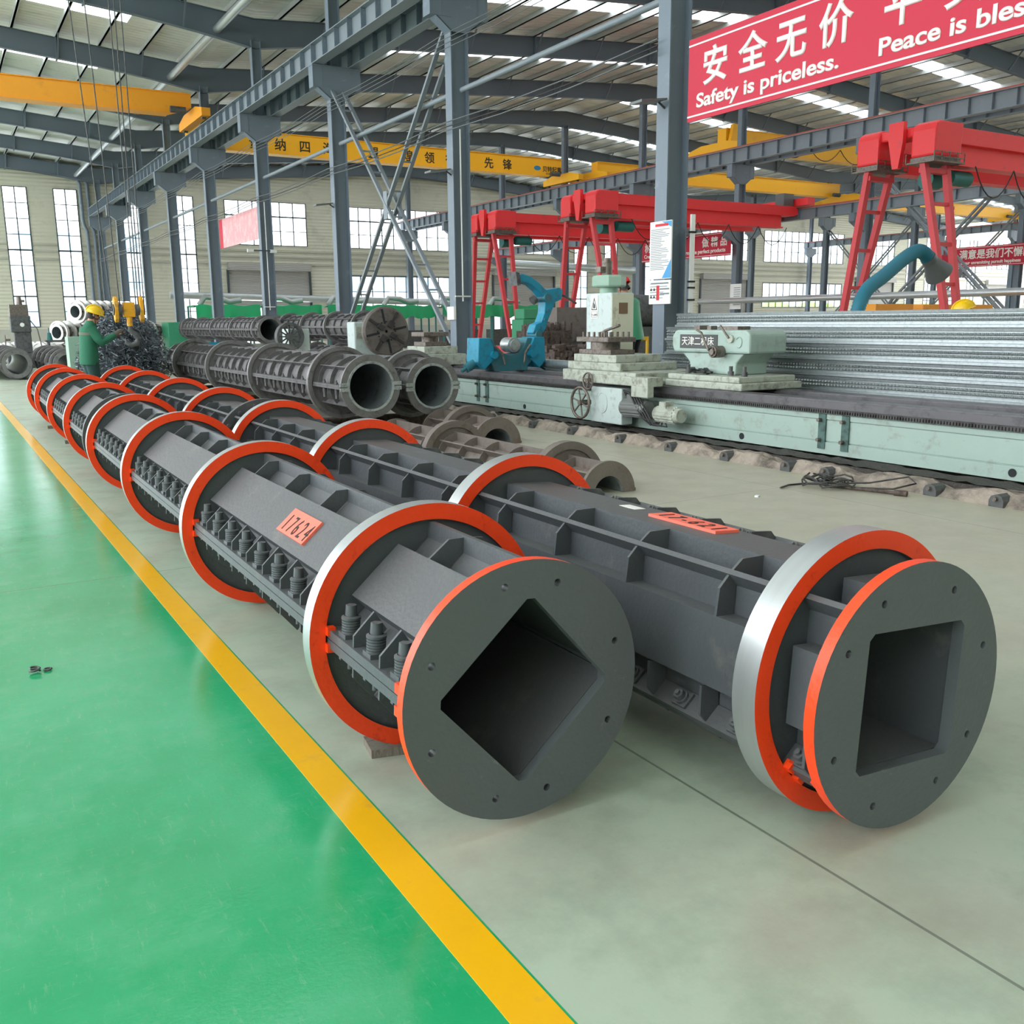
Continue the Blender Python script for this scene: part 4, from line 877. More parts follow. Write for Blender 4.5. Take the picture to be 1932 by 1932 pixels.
# steady rest (open), polygons in the plane across the bed
t = thing('steady_rest', 'open blue steady rest with raised hooked arm, on the lathe bed', 'steady rest', (8.05, 13.45, .64))
P = lambda pts: [(x-8.05, z-.64) for x, z in pts]
T = lambda u, v, w: (u, w, v)
G().prism(P([(7.74, .645), (8.36, .645), (8.36, .72), (8.45, .8), (8.45, 1.17), (8.36, 1.17), (8.3, 1.03), (8.18, .93), (8.03, .9), (7.88, .94), (7.76, 1.04), (7.7, 1.17), (7.62, 1.17), (7.62, .85), (7.7, .74)]), T, -.02, .3).build('cradle', 'rest_teal', t, bevel=.01)
for s, nm in ((-1, 'left'), (1, 'right')):
    pts = [(8.05+s*.64, .8), (8.05+s*.62, 1.18), (8.05+s*.42, 1.18), (8.05+s*.34, 1.02), (8.05+s*.36, .82), (8.05+s*.52, .68)]
    G().prism(P(pts), T, -.06, .34).build('side_cheek', 'rest_blue', t, bevel=.012)
    G().cyl((s*.36, -.12, .27), (s*.36, .0, .27), .06, n=16).build('roller_boss', 'rest_blue', t)
    a = Vector((s*.62, .13, .13)); d = Vector((s*.2, 0, -.1)); G().cyl(a-d*.2, a+d*.7, .075, n=14).cyl(a+d*.7, a+d*1.1, .03, n=8).build('jaw_screw', 'rest_teal', t)
arm = [(8.6, 1.16), (8.5, 1.25), (8.55, 1.38), (8.66, 1.42), (8.72, 1.56), (8.74, 1.74), (8.7, 1.83), (8.6, 1.93), (8.47, 2.02), (8.3, 2.06), (8.24, 2.02), (8.22, 2.16), (8.3, 2.19), (8.46, 2.15), (8.6, 2.07), (8.72, 1.97), (8.76, 1.94), (9.02, 1.98), (9.08, 1.95), (9.07, 1.79), (8.93, 1.74), (8.88, 1.62), (8.8, 1.46), (8.74, 1.3)]
ob = G().prism(P(arm), T, .02, .24).build('hinged_arm', 'rest_blue', t, bevel=.012)
G().prism(P([(8.19, 2.0), (8.26, 2.02), (8.23, 2.2), (8.16, 2.22)]), T, .0, .26).build('arm_latch', 'machine_dark', t)
G().cyl((.72, -.02, 1.17), (.72, .28, 1.17), .07, n=18).cyl((.54, -.02, .58), (.54, .28, .58), .06, n=18).build('hinge_pin', 'rest_teal', t)
g = G()
for x, z in ((8.79, 1.6), (8.72, 1.46), (8.63, 1.32)): g.cyl((x-8.05, -.01, z-.64), (x-8.05, .05, z-.64), .022, n=8)
g.build('pad_bolt', 'rest_teal', t)
G().cyl((.56, .13, 1.16), (.5, .13, 1.12), .07, n=14).build('roller', 'machine_dark', t)
G().tube([(1.0, .12, 1.24), (1.12, .08, 1.2), (1.3, 0, 1.08)], .018, 8).build('release_lever', 'machine_dark', t)
for s in (-1, 1): G().tube([(s*.18, -.12, .12), (s*.22, -.1, .3), (s*.34, -.06, .42)], .016, 8).build('jaw_lever', 'tool_steel', t)
G().cyl((.07, -.0, .42), (.07, .26, .42), .12, n=22).cyl((.07, -.04, .42), (.07, .0, .42), .09, n=22).build('work_roller', 'bare_cut', t)
# headstock with faceplate
t = thing('headstock', 'pale lathe headstock carrying a big round slotted faceplate', 'headstock', (8.1, 18.9, 0))
G().box(-.57, .55, 0, .42, 0, 1.45).build('gear_box', 'lathe_pale', t, bevel=.03)
fp = G(); fp.rev([(.03, -.36), (.47, -.36), (.51, -.33), (.51, -.24), (.1, -.2), (.1, 0), (.03, 0)], 56, lambda a, b, d: (a, b, 1.25+d)); fp = fp.build('faceplate', 'plate_iron', t)
g = G()
for k in range(8):
    a = 2*pi*k/8+.2; w = .016 if k % 2 else .024; g.prism([(.16, -w), (.46, -w), (.46, w), (.16, w)], lambda u, v, s: (u*cos(a)-v*sin(a), s, 1.25+u*sin(a)+v*cos(a)), -.363, -.359)
g.build('slot', 'groove', fp)
for k in range(4):
    a = 2*pi*k/4+.2+pi/4; TT = lambda u, v, s: (u*cos(a)-v*sin(a), s, 1.25+u*sin(a)+v*cos(a))
    G().prism([(.1, -.05), (.24, -.05), (.24, .05), (.1, .05)], TT, -.44, -.36).prism([(.24, -.025), (.46, -.025), (.46, .025), (.24, .025)], TT, -.4, -.36).build('chuck_jaw', 'oily_steel', fp)
g = G()
for k in range(12): a = 2*pi*k/12; g.cyl((.2*cos(a), -.364, 1.25+.2*sin(a)), (.2*cos(a), -.36, 1.25+.2*sin(a)), .018, n=10)
g.build('bolt_hole', 'groove', fp)
g = G()
for k in range(3): g.cyl((-.48+.12*k, -.06, .6), (-.48+.12*k, 0, .6), .04, n=12)
g.box(-.53, -.35, -.012, 0, 1.1, 1.35).build('switch_box', 'lathe_worn', t)
# second lathe behind, carrying a finished mould
t = thing('second_lathe', 'second lathe further back with spoked chuck and dull pale stands', 'lathe', (8.6, 22.5, 0))
G().box(-.45, .45, 3.5, 18, 0, .62).build('bed_casting', 'lathe_worn', t)
for y in (7.0, 14.5): G().prism([(-.5, .62), (.5, .62), (.3, .82), (-.3, .82)], lambda u, v, w: (u, w, v), y-.2, y+.25).build('roller_stand', 'lathe_worn', t, bevel=.02)
G().box(-.55, -.1, 11.2, 11.7, .62, .8).build('blue_stand', 'rest_blue', t)
G().box(-.7, .3, 16.6, 17.8, 0, 1.5).build('drive_box', 'machine_green', t, bevel=.03)
ch = G(); ch.rev([(.27, 0), (.33, 0), (.33, .2), (.27, .2)], 36, lambda a, b, d: (a-1.35, b-.3, 1.12+d))
for k in range(6): a = k*pi/6; ch.beam((-1.35+.28*cos(a), -.2, 1.12+.28*sin(a)), (-1.35-.28*cos(a), -.2, 1.12-.28*sin(a)), .03, .05, (0, 1, 0))
ch.cyl((-1.35, -.28, 1.12), (-1.35, -.1, 1.12), .08, n=14); ch.build('spoked_chuck', 'machine_dark', t)
G().box(-1.3, -.8, -.05, .5, 0, 1.3).build('chuck_box', 'lathe_pale', t, bevel=.02)
round_mold('pipe_mold', 'dull round mould mounted high on the second lathe, mouth towards us', 8.6, 28.2, 1.25, 0, 10.5, [.5, 3.0, 5.5, 8.0, 10.0], ri=.31, rf=.39, rr=.42, group=GR, step=.5)
round_mold('pipe_mold', 'dark round mould lying on the floor behind the second lathe, lower one', 9.62, 22.5, .46, 0, 8, [.5, 2.5, 4.5, 6.5], ri=.27, rf=.37, rr=.44, group=GR, step=.5, mats=('dusty_steel', 'dusty_ring'), bolts=False)
round_mold('pipe_mold', 'dark round mould resting on the lower one left of the faceplate', 9.62, 22.8, 1.32, 0, 7.6, [.5, 2.5, 4.5, 6.5], ri=.27, rf=.36, rr=.42, group=GR, step=.5, mats=('dusty_steel', 'dusty_ring'), bolts=False)
# ------------------------------------------------------------------ galvanised decking, pipes, rusty parts
wv = mk('galv_emboss', 'b4bbbd', .36, .8, .1, 14); wave_bump('galv_emboss', 'Y', 7., 1.0, .02)
prof = [(0, 0), (-.03, .002), (-.03, .035), (.0, .04), (.012, .05)]; hz = .187
def ridge(z): return [(.012, z-.014), (-.012, z-.009), (-.018, z), (-.012, z+.009), (.012, z+.014)]
random.seed(11)
for k in range(8):
    dx = random.uniform(-.02, .02); dy = random.uniform(-.12, .12)
    t = thing('deck_bundle', '%s layer of the galvanised decking stack counted from the floor' % ORD[k], 'decking', (9.0+dx, 10.72+dy-(.12 if k > 5 else 0), k*hz+.03), 0, 'layers of galvanised decking behind the lathe')
    Ly = 9.0; TT = lambda u, v, w: (u, -w, v)
    outline = [(0, 0), (-.035, .003), (-.035, .03), (0, .036), (0, .06), (.014, .062), (.014, .15), (-.01, .153), (-.015, .183), (0, hz-.001), (.9, hz-.001), (.9, 0)]
    G().prism(outline, TT, 0, Ly).build('sheet_pack', 'galvanized', t)
    for z in (.083, .122): G().prism([(.014, z-.016), (-.008, z-.012), (-.016, z), (-.008, z+.012), (.014, z+.016)], TT, .01, Ly).build('embossed_ridge', 'galv_emboss', t)
tag(G().box(0, .9, -9, 0, 0, .03).build('deck_skid', 'wood', loc=(9.0, 10.7, 0)), 'timber skid under the galvanised decking stack', 'timber')
for k, (x, z) in enumerate(((8.77, .09), (8.95, .09), (8.86, .25), (8.77, .41), (8.95, .41), (8.86, .57), (8.8, .73))):
    tag(G().cyl((0, 1.0, 0), (0, 6.8, 0), .08, n=14).build('steel_pipe', 'galvanized', loc=(x, 11.4+random.uniform(-.15, .15), z)), '%s bright steel pipe from the floor in the pile behind the lathe carriage' % ORD[k], 'pipe', 'bright pipes piled behind the lathe')
random.seed(21)
def rusty_pile(label, x, y, w, d, h, n, mt='rust_dark', tall=False):
    g = G()
    for k in range(n):
        a, b, c_ = random.uniform(.05, .2), random.uniform(.05, .25), random.uniform(.05, .16)
        if tall: a, b, c_ = random.uniform(.03, .07), random.uniform(.05, .12), random.uniform(.25, .5)
        px, py, pz = random.uniform(-w/2, w/2), random.uniform(-d/2, d/2), random.uniform(0, h-c_); g.box(px-a/2, px+a/2, py-b/2, py+b/2, pz, pz+c_)
    g.box(-w/2*.96, w/2*.96, -d/2*.9, d/2*.9, 0, h*.85)
    return tag(g.build('rusty_bracket_pile', mt, loc=(x, y, 0)), label, 'rusty parts', kind='stuff')
rusty_pile('pile of small rusty brackets stacked upright beyond the blue steady rest', 12.4, 19.2, 1.1, .8, 1.42, 260, tall=True)
rusty_pile('heap of jumbled rusty parts behind the lathe between rest and column', 11.7, 17.3, 1.0, .8, .95, 240)
rusty_pile('rack of jumbled rusty parts just left of the lathe tool column', 12.9, 17.0, 1.0, .8, .95, 240)
for k, (x, y, lab) in enumerate(((13.4, 19.8, 'large rusty plate box behind the steady rest arm, left one'), (14.3, 19.9, 'large rusty plate box beside the lathe tool column, right one'))):
    t = thing('rusty_plate_box', lab, 'box', (x, y, 0), 0, 'large rusty plate boxes')
    G().box(-.42, .42, -.3, .3, .95, 1.75).box(-.38, .38, -.25, .25, 0, .95).build('box_body', 'rust', t)
t = thing('motor_housing', 'dark grey round motor housing behind the lathe tool column', 'motor', (12.6, 15.9, 0))
G().box(-.35, .35, -.3, .3, 0, 1.3).build('stand', 'machine_dark', t); G().cyl((-.35, 0, 1.62), (.4, 0, 1.62), .33, n=24).build('drum', 'machine_dark', t)
t = thing('teal_cabinet', 'teal machine cabinet with small white sign behind the notices', 'cabinet', (13.95, 17.0, 0)); G().box(-.3, .3, -.25, .25, 0, 1.95).build('cabinet_body', 'teal_post', t); G().box(-.1, .1, -.262, -.25, 1.6, 1.85).build('sign_plate', 'paper_white', t)
t = thing('blue_machine', 'blue machine body low behind the yellow barrier', 'machine', (14.9, 18.6, 0)); G().box(-.45, .5, -.3, .4, 0, 1.35).box(-.3, .3, -.2, .3, 1.35, 1.6).build('machine_body', 'box_blue', t, bevel=.03)
t = thing('safety_barrier', 'small yellow safety barrier behind the lathe saddle', 'barrier', (11.75, 14.9, 0))
for x in (-.3, 0, .3): G().cyl((x, 0, 0), (x, 0, 1.22 if x == 0 else 1.12), .05 if x == 0 else .03, n=10).build('post', 'barrier_yellow', t)
G().box(-.32, .32, -.02, .02, 1.05, 1.12).box(-.32, .32, -.02, .02, .6, .66).build('crossbar', 'barrier_yellow', t)
t = thing('green_press', 'green press machine far behind the left red gantry legs', 'machine', (23.0, 36.5, 0)); G().box(-.8, .8, -.5, .5, 0, 1.5).box(-.7, .1, -.4, .4, 1.5, 1.95).build('press_frame', 'machine_green', t, bevel=.04)
for i, (x, y, w) in enumerate(((26.2, 20.5, .9), (29.5, 21, 1.2), (32.0, 21.5, .9))):
    tag(G().box(-w, w, -.4, .4, 0, 1.86).build('steel_crate', 'crane_orange', loc=(x, y, 0)), ['orange crate top behind the decking, left of the red legs', 'orange crate top behind the decking, between the red legs', 'orange crate top behind the decking, right of the red legs'][i], 'crate', 'orange crates behind the decking')
# cable tangle and bar on the floor
g = G(); random.seed(9)
for k in range(9):
    cx, cy = 6.62+random.uniform(-.15, .1), 5.65+random.uniform(-.2, .2); r = random.uniform(.08, .2); a = random.uniform(0, 6)
    g.tube([(cx+r*cos(a+i*.5)*1.1, cy+r*sin(a+i*.5)*1.2, .02+.05*abs(sin(i*.9+k))) for i in range(random.randint(7, 13))], .008, 6)
g.tube([(6.6, 5.6, .03), (6.8, 5.35, .05), (6.98, 5.1, .12), (6.95, 5.0, .08), (6.85, 5.15, .02), (6.65, 5.4, .015)], .008, 6).tube([(6.5, 5.75, .02), (6.3, 5.8, .015), (6.15, 5.75, .012)], .009, 6)
tag(g.build('cable_tangle', 'oily_steel'), 'tangled dark cables lying on the floor by the plinth', 'cable')
tag(G().cyl((6.55, 5.55, .022), (6.72, 4.95, .022), .016, n=8).cyl((6.7, 5.02, .025), (6.73, 4.92, .025), .026, n=8).build('steel_rod', 'rust_dark'), 'dark steel rod on the floor beside the cable tangle', 'rod')
tag(G().cbox(0, 0, .006, .05, .03, .012).build('paper_scrap', 'paper_white', loc=(5.72, 5.6, 0), rz=.5), 'tiny white scrap on the floor right of the half moulds', 'scrap')
tag(G().cbox(0, 0, .008, .06, .022, .015).build('wood_chip', 'wood', loc=(.0, 1.9, 0), rz=.5), 'small pale chip on the green floor near the left corner', 'chip')
g = G(); g.tube([(.02*cos(i*.8), .02*sin(i*.8), .008+.0015*i) for i in range(12)], .005, 6).tube([(.05+.015*cos(i*.8), .01+.015*sin(i*.8), .006) for i in range(8)], .004, 6)
tag(g.build('metal_curl', 'machine_dark', loc=(.22, 4.32, 0)), 'small dark metal curl lying on the green floor', 'swarf curl')
# swarf heap
g = G(); random.seed(13)
def heap(u): return 1
for j in range(9):
    z0 = 1.72*j/9
    pass
vs = []; fs = []; nr, na = 10, 22
for i in range(nr+1):
    f = i/nr; z = 1.62*f; rr = .58*(1-f**2.2)**.5*(1+.25*sin(f*3))
    for k in range(na): a = 2*pi*k/na; q_ = rr*random.uniform(.85, 1.05); vs.append((q_*cos(a)*1.0+.12*f, q_*sin(a)*1.1, z))
fs = [(i*na+k, i*na+(k+1) % na, (i+1)*na+(k+1) % na, (i+1)*na+k) for i in range(nr) for k in range(na)]; g.add(vs, fs, 1)
for k in range(4200):
    f = random.random()**.8; rr = .68*(1-f**2.2)**.5*(1+.25*sin(f*3))*random.uniform(.82, 1.1); a = random.uniform(0, 2*pi)
    c = Vector((rr*cos(a)+.12*f, rr*sin(a)*1.1, .02+1.74*f)); d = Vector((random.gauss(0, 1), random.gauss(0, 1), random.gauss(0, .8))).normalized(); e = d.orthogonal().normalized(); h = d.cross(e); R_ = random.uniform(.015, .05); Ln = random.uniform(.08, .26); tw = random.uniform(2, 9); w = random.uniform(.008, .02); pts = []
    for i in range(8):
        s = i/7; p = c+d*(s-.5)*Ln+(e*cos(tw*s)+h*sin(tw*s))*R_; pts += [p-d*w/2, p+d*w/2+e*w*.4]
    pts = [(p.x, p.y, max(.01, p.z)) for p in pts]
    g.add(pts, [(2*i, 2*i+1, 2*i+3, 2*i+2) for i in range(7)], 0, True)
for k in range(5):
    a = random.uniform(0, 6); p = Vector((.4*cos(a), -.7, .9+.2*random.random())); g.tube([p+Vector((.1*i, -.04*sin(i), .12*sin(i*.5+k))) for i in range(6)], .008, 5)
tag(g.build('swarf', ['swarf', 'swarf_core'], loc=(3.1, 20.0, 0)), 'big heap of tangled dark metal swarf beside the worker', 'swarf', kind='stuff')
# hook block hanging over the heap
t = thing('hook_block', 'yellow crane hook block hung on ropes above the swarf heap', 'hook block', (3.1, 18.6, 1.47))
for s in (-1, 1):
    g = G(); g.prism([(0, .0), (.1, .06), (.16, .22), (.12, .4), (0, .47), (-.1, .4), (-.13, .22), (-.09, .06)], lambda u, v, w: (s*(.2+w), u*.8+.0, v), -.02, .05); g.build('sheave_guard', 'hook_yellow', t, bevel=.015)
    G().cyl((s*.12, 0, .23), (s*.27, 0, .23), .1, n=18).build('sheave', 'machine_dark', t)
G().box(-.1, .1, -.06, .06, .1, .36).cyl((0, 0, -.06), (0, 0, .12), .05, n=12).build('crosshead', 'hook_yellow', t, bevel=.01)
G().tube([(0, 0, -.05), (0, 0, -.14), (.07, 0, -.2), (.13, 0, -.28), (.1, 0, -.37), (0, 0, -.4), (-.08, 0, -.36), (-.1, 0, -.28)], [.04, .045, .05, .055, .055, .05, .035, .015], 10).build('hook', 'machine_dark', t)
for i, (a, b) in enumerate(((-.28, -.75), (-.14, -.42), (.13, .1), (.17, .22), (.27, .33))): G().cyl((a, 0, .2), (b, -.15 if i < 2 else .1, 9.3), .011, n=6).build('wire_rope', 'machine_dark', t)
tag(G().box(-1.4, .9, -.35, .35, 0, .35).build('hoist_trolley', 'crane_orange', loc=(3.1, 18.6, 10.77)), 'orange hoist trolley overhead from which the hook ropes hang', 'trolley')
# welding bays with green awnings
aw = None
for k in range(6):
    x = 12.9+3.4*k; lab = 'green fabric awning on posts, %s from the left in the far row' % ORD[k]
    if aw is None:
        aw = thing('welding_awning', lab, 'awning', (x, 50.0, 0), 0, 'green awnings over the welding bays')
        g = G(); vs = []
        for i in range(9):
            for j in range(4): vs.append((-1.6+3.2*i/8, -1+2*j/3, 2.32-.12*sin(pi*j/3)*1+.05*sin(i*1.9)+(-.62 if j == 0 else 0)*.0))
        g.add(vs, [(i*4+j, i*4+j+1, i*4+j+5, i*4+j+4) for i in range(8) for j in range(3)])
        vs = []
        for i in range(17):
            for j in range(3): vs.append((-1.6+3.2*i/16, -1.0-.06*j+.04*sin(i*2.1)*j, 2.32+.05*sin(i*.95)-.3*j-.06*abs(sin(i*.8))*j))
        g.add(vs, [(i*3+j, i*3+j+1, i*3+j+4, i*3+j+3) for i in range(16) for j in range(2)], 0, True); g.build('awning_cloth', 'tarp', aw)
        for xx in (-1.55, 1.55):
            for yy in (-.95, .95): G().cyl((xx, yy, 0), (xx, yy, 2.3), .05, n=8).build('post', 'teal_post', aw)
        G().tube([(-1.2, 0, 2.35), (-.9, 0, 2.75), (-.2, 0, 2.7), (.3, 0, 2.5), (.9, 0, 2.6)], .14, 10).build('fume_hose', 'duct_silver', aw)
        G().box(-1.2, 1.0, -.4, .4, .0, .95).build('work_bench', 'machine_dark', aw)
    else: dup(aw, (x, 50.0+.4*(k % 2), 0), label=lab)
# blue extraction hose with hood
t = thing('extraction_hose', 'thick ribbed blue extraction hose with grey hood beside the red gantry', 'hose', (15.8, 13, 0))
cp = [Vector(p) for p in ((0, 0, 0), (-.02, 0, .9), (.02, 0, 1.55), (.25, 0, 1.98), (.75, 0, 2.27), (1.3, 0, 2.6), (1.7, 0, 2.77), (1.95, 0, 2.74), (2.12, 0, 2.62))]
pts = []; rs = []
for i in range(len(cp)-1):
    p0, p1, p2, p3 = cp[max(i-1, 0)], cp[i], cp[i+1], cp[min(i+2, len(cp)-1)]
    for k in range(16):
        s = k/16; pts.append(.5*((2*p1)+(-p0+p2)*s+(2*p0-5*p1+4*p2-p3)*s*s+(-p0+3*p1-3*p2+p3)*s**3)); rs.append(.145 if k % 2 else .13)
G().tube(pts, rs, 16).build('ribbed_hose', 'duct_blue', t)
a = Vector((2.08, 0, 2.66)); d = Vector((.78, 0, -.62)).normalized(); G().cyl(a, a+d*.12, .16, n=20).cyl(a+d*.12, a+d*.52, .14, .29, n=20, caps=False).build('suction_hood', 'hood_grey', t)
# tall old machine and benches at far left
t = thing('drill_machine', 'tall dark old drilling machine standing at far left before the window', 'machine', (2.62, 37.0, 0))
G().box(-.5, .5, -.4, .4, 0, .5).box(-.22, .3, -.25, .25, .5, 1.25).build('base_casting', 'machine_dark', t, bevel=.03)
G().box(-.3, .32, -.3, .3, 1.2, 1.75).build('gear_head', 'machine_dark', t, bevel=.03); G().box(-.28, .28, -.25, .25, 1.75, 2.12).cyl((.05, 0, 2.1), (.05, 0, 2.38), .1, .07, n=12).box(.05, .22, -.06, .06, 2.2, 2.28).build('motor_head', 'tool_steel', t)
wheel(t, (-.5, -.1, .95), .16, 4); G().cyl((.05, -.32, 1.45), (.05, -.3, 1.45), .07, n=14).build('dial', 'paper_white', t)
G().tube([(.3, -.3, 1.6), (.5, -.3, 1.3), (.6, -.3, .6)], .02, 6).build('feed_rod', 'tool_steel', t)
t = thing('work_bench', 'cluttered steel work bench behind the left moulds with teal oddments', 'bench', (3.95, 37.0, 0))
G().box(-.6, 1.2, -.3, .3, .85, .92).build('bench_top', 'machine_dark', t)
for x in (-.5, 1.1): G().box(x-.03, x+.03, -.25, .25, 0, .85).build('leg', 'machine_dark', t)
tag(G().cyl((0, 0, 0), (0, 0, .25), .1, .06, n=12).cyl((0, 0, .25), (0, 0, .42), .02, n=8).build('oil_can', 'teal_post', loc=(3.5, 37.0, .92)), 'small teal oil can standing on the cluttered far bench', 'can')
tag(G().box(-.2, .2, -.15, .15, 0, .12).build('tool_tray', 'motor_teal', loc=(4.45, 37.0, .92)), 'teal tray on the right of the cluttered far bench', 'tray')
tag(G().box(-.28, .28, -.25, .25, 0, 1.2).build('pale_cabinet', 'lathe_cap', loc=(2.62, 21.5, 0)), 'pale grey-green cabinet just left of the worker', 'cabinet')

t = thing('second_carriage', 'worn second lathe carriage with stacked tool post, beside the round faceplate', 'carriage', (8.05, 16.2, .65))
G().box(-.4, .5, -.3, .75, 0, .2).box(-.3, .4, -.15, .6, .2, .34).build('saddle', 'lathe_worn', t, bevel=.012)
G().box(-.2, .25, 0, .5, .34, .42).cyl((.02, .25, .42), (.02, .25, .52), .16, n=20).box(-.24, .28, -.02, .52, .52, .6).build('tool_post', 'tool_steel', t, bevel=.008)
tag(G().box(-.06, .0, -.17, .17, 1.48, 1.78).build('switch_box', 'paper_white', loc=(10.57, 20.3, 0)), 'small white electrical box on the steel column behind the steady rest', 'box')
# ------------------------------------------------------------------ people
def person(name, label, loc, rz, jacket, trousers, P, helmet=True, scale=1., gloves=True, hmat='helmet'):
    """P: joint positions in metres (facing +y, feet at origin)"""
    hip = Vector(P.get('hip', (0, 0, .93))); ch = Vector(P.get('chest', (0, .0, 1.32))); nk = Vector(P.get('neck', (0, .02, 1.47))); hd = Vector(P.get('head', (0, .06, 1.58))); fd = Vector(P.get('face', (0, 1, -.15))).normalized()
    up = (hd-nk).normalized(); sdv = fd.cross(up).normalized(); up = sdv.cross(fd).normalized()
    V = []; E_ = []; R_ = []
    def v(p, r, par=None):
        V.append(tuple(p)); R_.append(r if isinstance(r, tuple) else (r, r)); i = len(V)-1
        if par is not None: E_.append((par, i))
        return i
    b = v(hip, (.15, .1)); w = v(hip.lerp(ch, .45), (.135, .09), b); c = v(ch, (.14, .09), w); n = v(nk, .055, c)
    h1 = v(hd-up*.05+fd*.0, (.062, .07), n); h2 = v(hd+up*.03, (.075, .09), h1); h3 = v(hd+up*.11-fd*.01, (.055, .065), h2)
    v(hd+fd*.105-up*.01, .012, h2); v(hd+sdv*.082-up*.0-fd*.01, .014, h2); v(hd-sdv*.082-fd*.01, .014, h2); v(hd+fd*.075-up*.095, .03, h1)
    for s, k in ((1, 'r'), (-1, 'l')):
        sh = Vector(P.get('sh'+k, (s*.19, 0, 1.38))); el = Vector(P['el'+k]); wr = Vector(P['wr'+k]); d = (wr-el).normalized()
        a = v(sh-Vector((s*.03, 0, .02)), .048, c); e = v(el, .032, a); f = v(wr, .028, e); side = d.cross(Vector((0, 0, 1)));  side = side.normalized() if side.length > .1 else Vector((1, 0, 0)); nn = side.cross(d)
        m_ = v(wr+d*.07, (.034, .018), f)
        for q in range(4):
            o = side*(q-1.5)*.02; L_ = (.075, .085, .08, .062)[q]; p1 = wr+d*.1+o; k1 = v(p1, .0095, m_); k2 = v(p1+d*L_*.5-nn*.012, .0088, k1); v(p1+d*L_*.85-nn*.04, .0075, k2)
        th = v(wr+d*.04+side*.035-nn*.012, .011, f); v(wr+d*.085+side*.055-nn*.02, .009, th)
        hp = v(hip+Vector((s*.095, 0, -.03)), .085, b); kn = v(Vector(P.get('kn'+k, (s*.11, .03, .5))), .058, hp); an = v(Vector(P.get('an'+k, (s*.12, -.02, .09))), .042, kn); v(Vector(P.get('an'+k, (s*.12, -.02, .09)))+Vector((s*.02, .15, -.05)), .036, an)
    me = bpy.data.meshes.new(name); me.from_pydata(V, E_, []); me.materials.append(MAT['skin']); o = bpy.data.objects.new(name, me); C.objects.link(o); o.location = loc; o.rotation_euler = (0, 0, rz); o.scale = (scale,)*3
    md = o.modifiers.new('skin', 'SKIN'); md.use_smooth_shade = True
    for i, sv in enumerate(me.skin_vertices[0].data): sv.radius = R_[i]; sv.use_root = (i == 0)
    sd = o.modifiers.new('smooth', 'SUBSURF'); sd.levels = sd.render_levels = 1
    tag(o, label, 'person')
    # jacket: body shell, collar, sleeves
    def loft(g, secs, n=18, cap=True, mi=0):
        vs = []
        for cpt, ax, ay, rx, ry in secs: vs += [Vector(cpt)+Vector(ax)*rx*cos(2*pi*k/n)+Vector(ay)*ry*sin(2*pi*k/n) for k in range(n)]
        m_ = len(secs); g.add(vs, [(i*n+k, i*n+(k+1) % n, (i+1)*n+(k+1) % n, (i+1)*n+k) for i in range(m_-1) for k in range(n)], mi, True)
        if cap: g.add(vs[:n], [tuple(range(n))], mi); g.add(vs[-n:], [tuple(range(n))], mi)
    tv = (ch-hip).normalized(); X = Vector((1, 0, 0)); Yv = tv.cross(X).normalized()*-1 if tv.cross(X).y < 0 else tv.cross(X).normalized()
    g = G(); up_ = (nk-ch).normalized()
    loft(g, [(hip-tv*.15, X, Yv, .2, .15), (hip-tv*.1, X, Yv, .205, .155), (hip+tv*.08, X, Yv, .195, .145), (hip.lerp(ch, .55), X, Yv, .2, .14), (ch-tv*.0, X, Yv, .215, .14), (ch+tv*.07, X, Yv, .2, .13), (ch.lerp(nk, .72), X, Yv, .13, .105), (nk+up_*.015, X, Yv, .08, .082), (nk+up_*.05, X, Yv, .072, .076)], cap=False)
    for s, k in ((1, 'r'), (-1, 'l')):
        sh = Vector(P.get('sh'+k, (s*.19, 0, 1.38))); el = Vector(P['el'+k]); wr = Vector(P['wr'+k]); sh = sh-Vector((s*.085, 0, -.0))
        def ring(p, d, r): d = d.normalized(); a = d.cross(Vector((1, .15, .1))).normalized(); return (p, a, d.cross(a), r, r)
        a, b_ = el-sh, wr-el; loft(g, [ring(sh, a, .1), ring(sh+a*.22, a, .1), ring(sh+a*.42, a, .088), ring(sh+a*.75, a, .074), ring(el, a+b_, .068), ring(el+b_*.4, b_, .06), ring(el+b_*.92, b_, .052)], 14, cap=True)
    g.build('jacket', jacket, o)
    if jacket == 'jacket_green':
        z = ch-tv*.02; g = G(); n = 24; vs = []
        for dz in (-.022, .022): vs += [z+tv*dz+X*.2165*cos(pi+pi*k/n)+Yv*(.143)*sin(pi+pi*k/n) for k in range(n+1)]
        g.add(vs, [(k, k+1, k+n+2, k+n+1) for k in range(n)], 0, True); g.build('back_stripe', 'jacket_grey', o)
    g = G(); loft(g, [(hip+Vector((0, 0, .05)), X, Vector((0, 1, 0)), .175, .13), (hip+Vector((0, 0, -.06)), X, Vector((0, 1, 0)), .185, .135), (hip+Vector((0, 0, -.13)), X, Vector((0, 1, 0)), .175, .12)], cap=False)
    for s, k in ((1, 'r'), (-1, 'l')):
        kn = Vector(P.get('kn'+k, (s*.11, .03, .5))); an = Vector(P.get('an'+k, (s*.12, -.02, .09))); hp = hip+Vector((s*.09, 0, -.04)); Yy = Vector((0, 1, 0))
        loft(g, [(hp, X, Yy, .1, .12), (hp.lerp(kn, .4), X, Yy, .095, .105), (kn, X, Yy, .08, .085), (kn.lerp(an, .5), X, Yy, .078, .082), (an+Vector((0, 0, -.02)), X, Yy, .075, .085)], 14, cap=False)
    g.build('trousers', trousers, o)
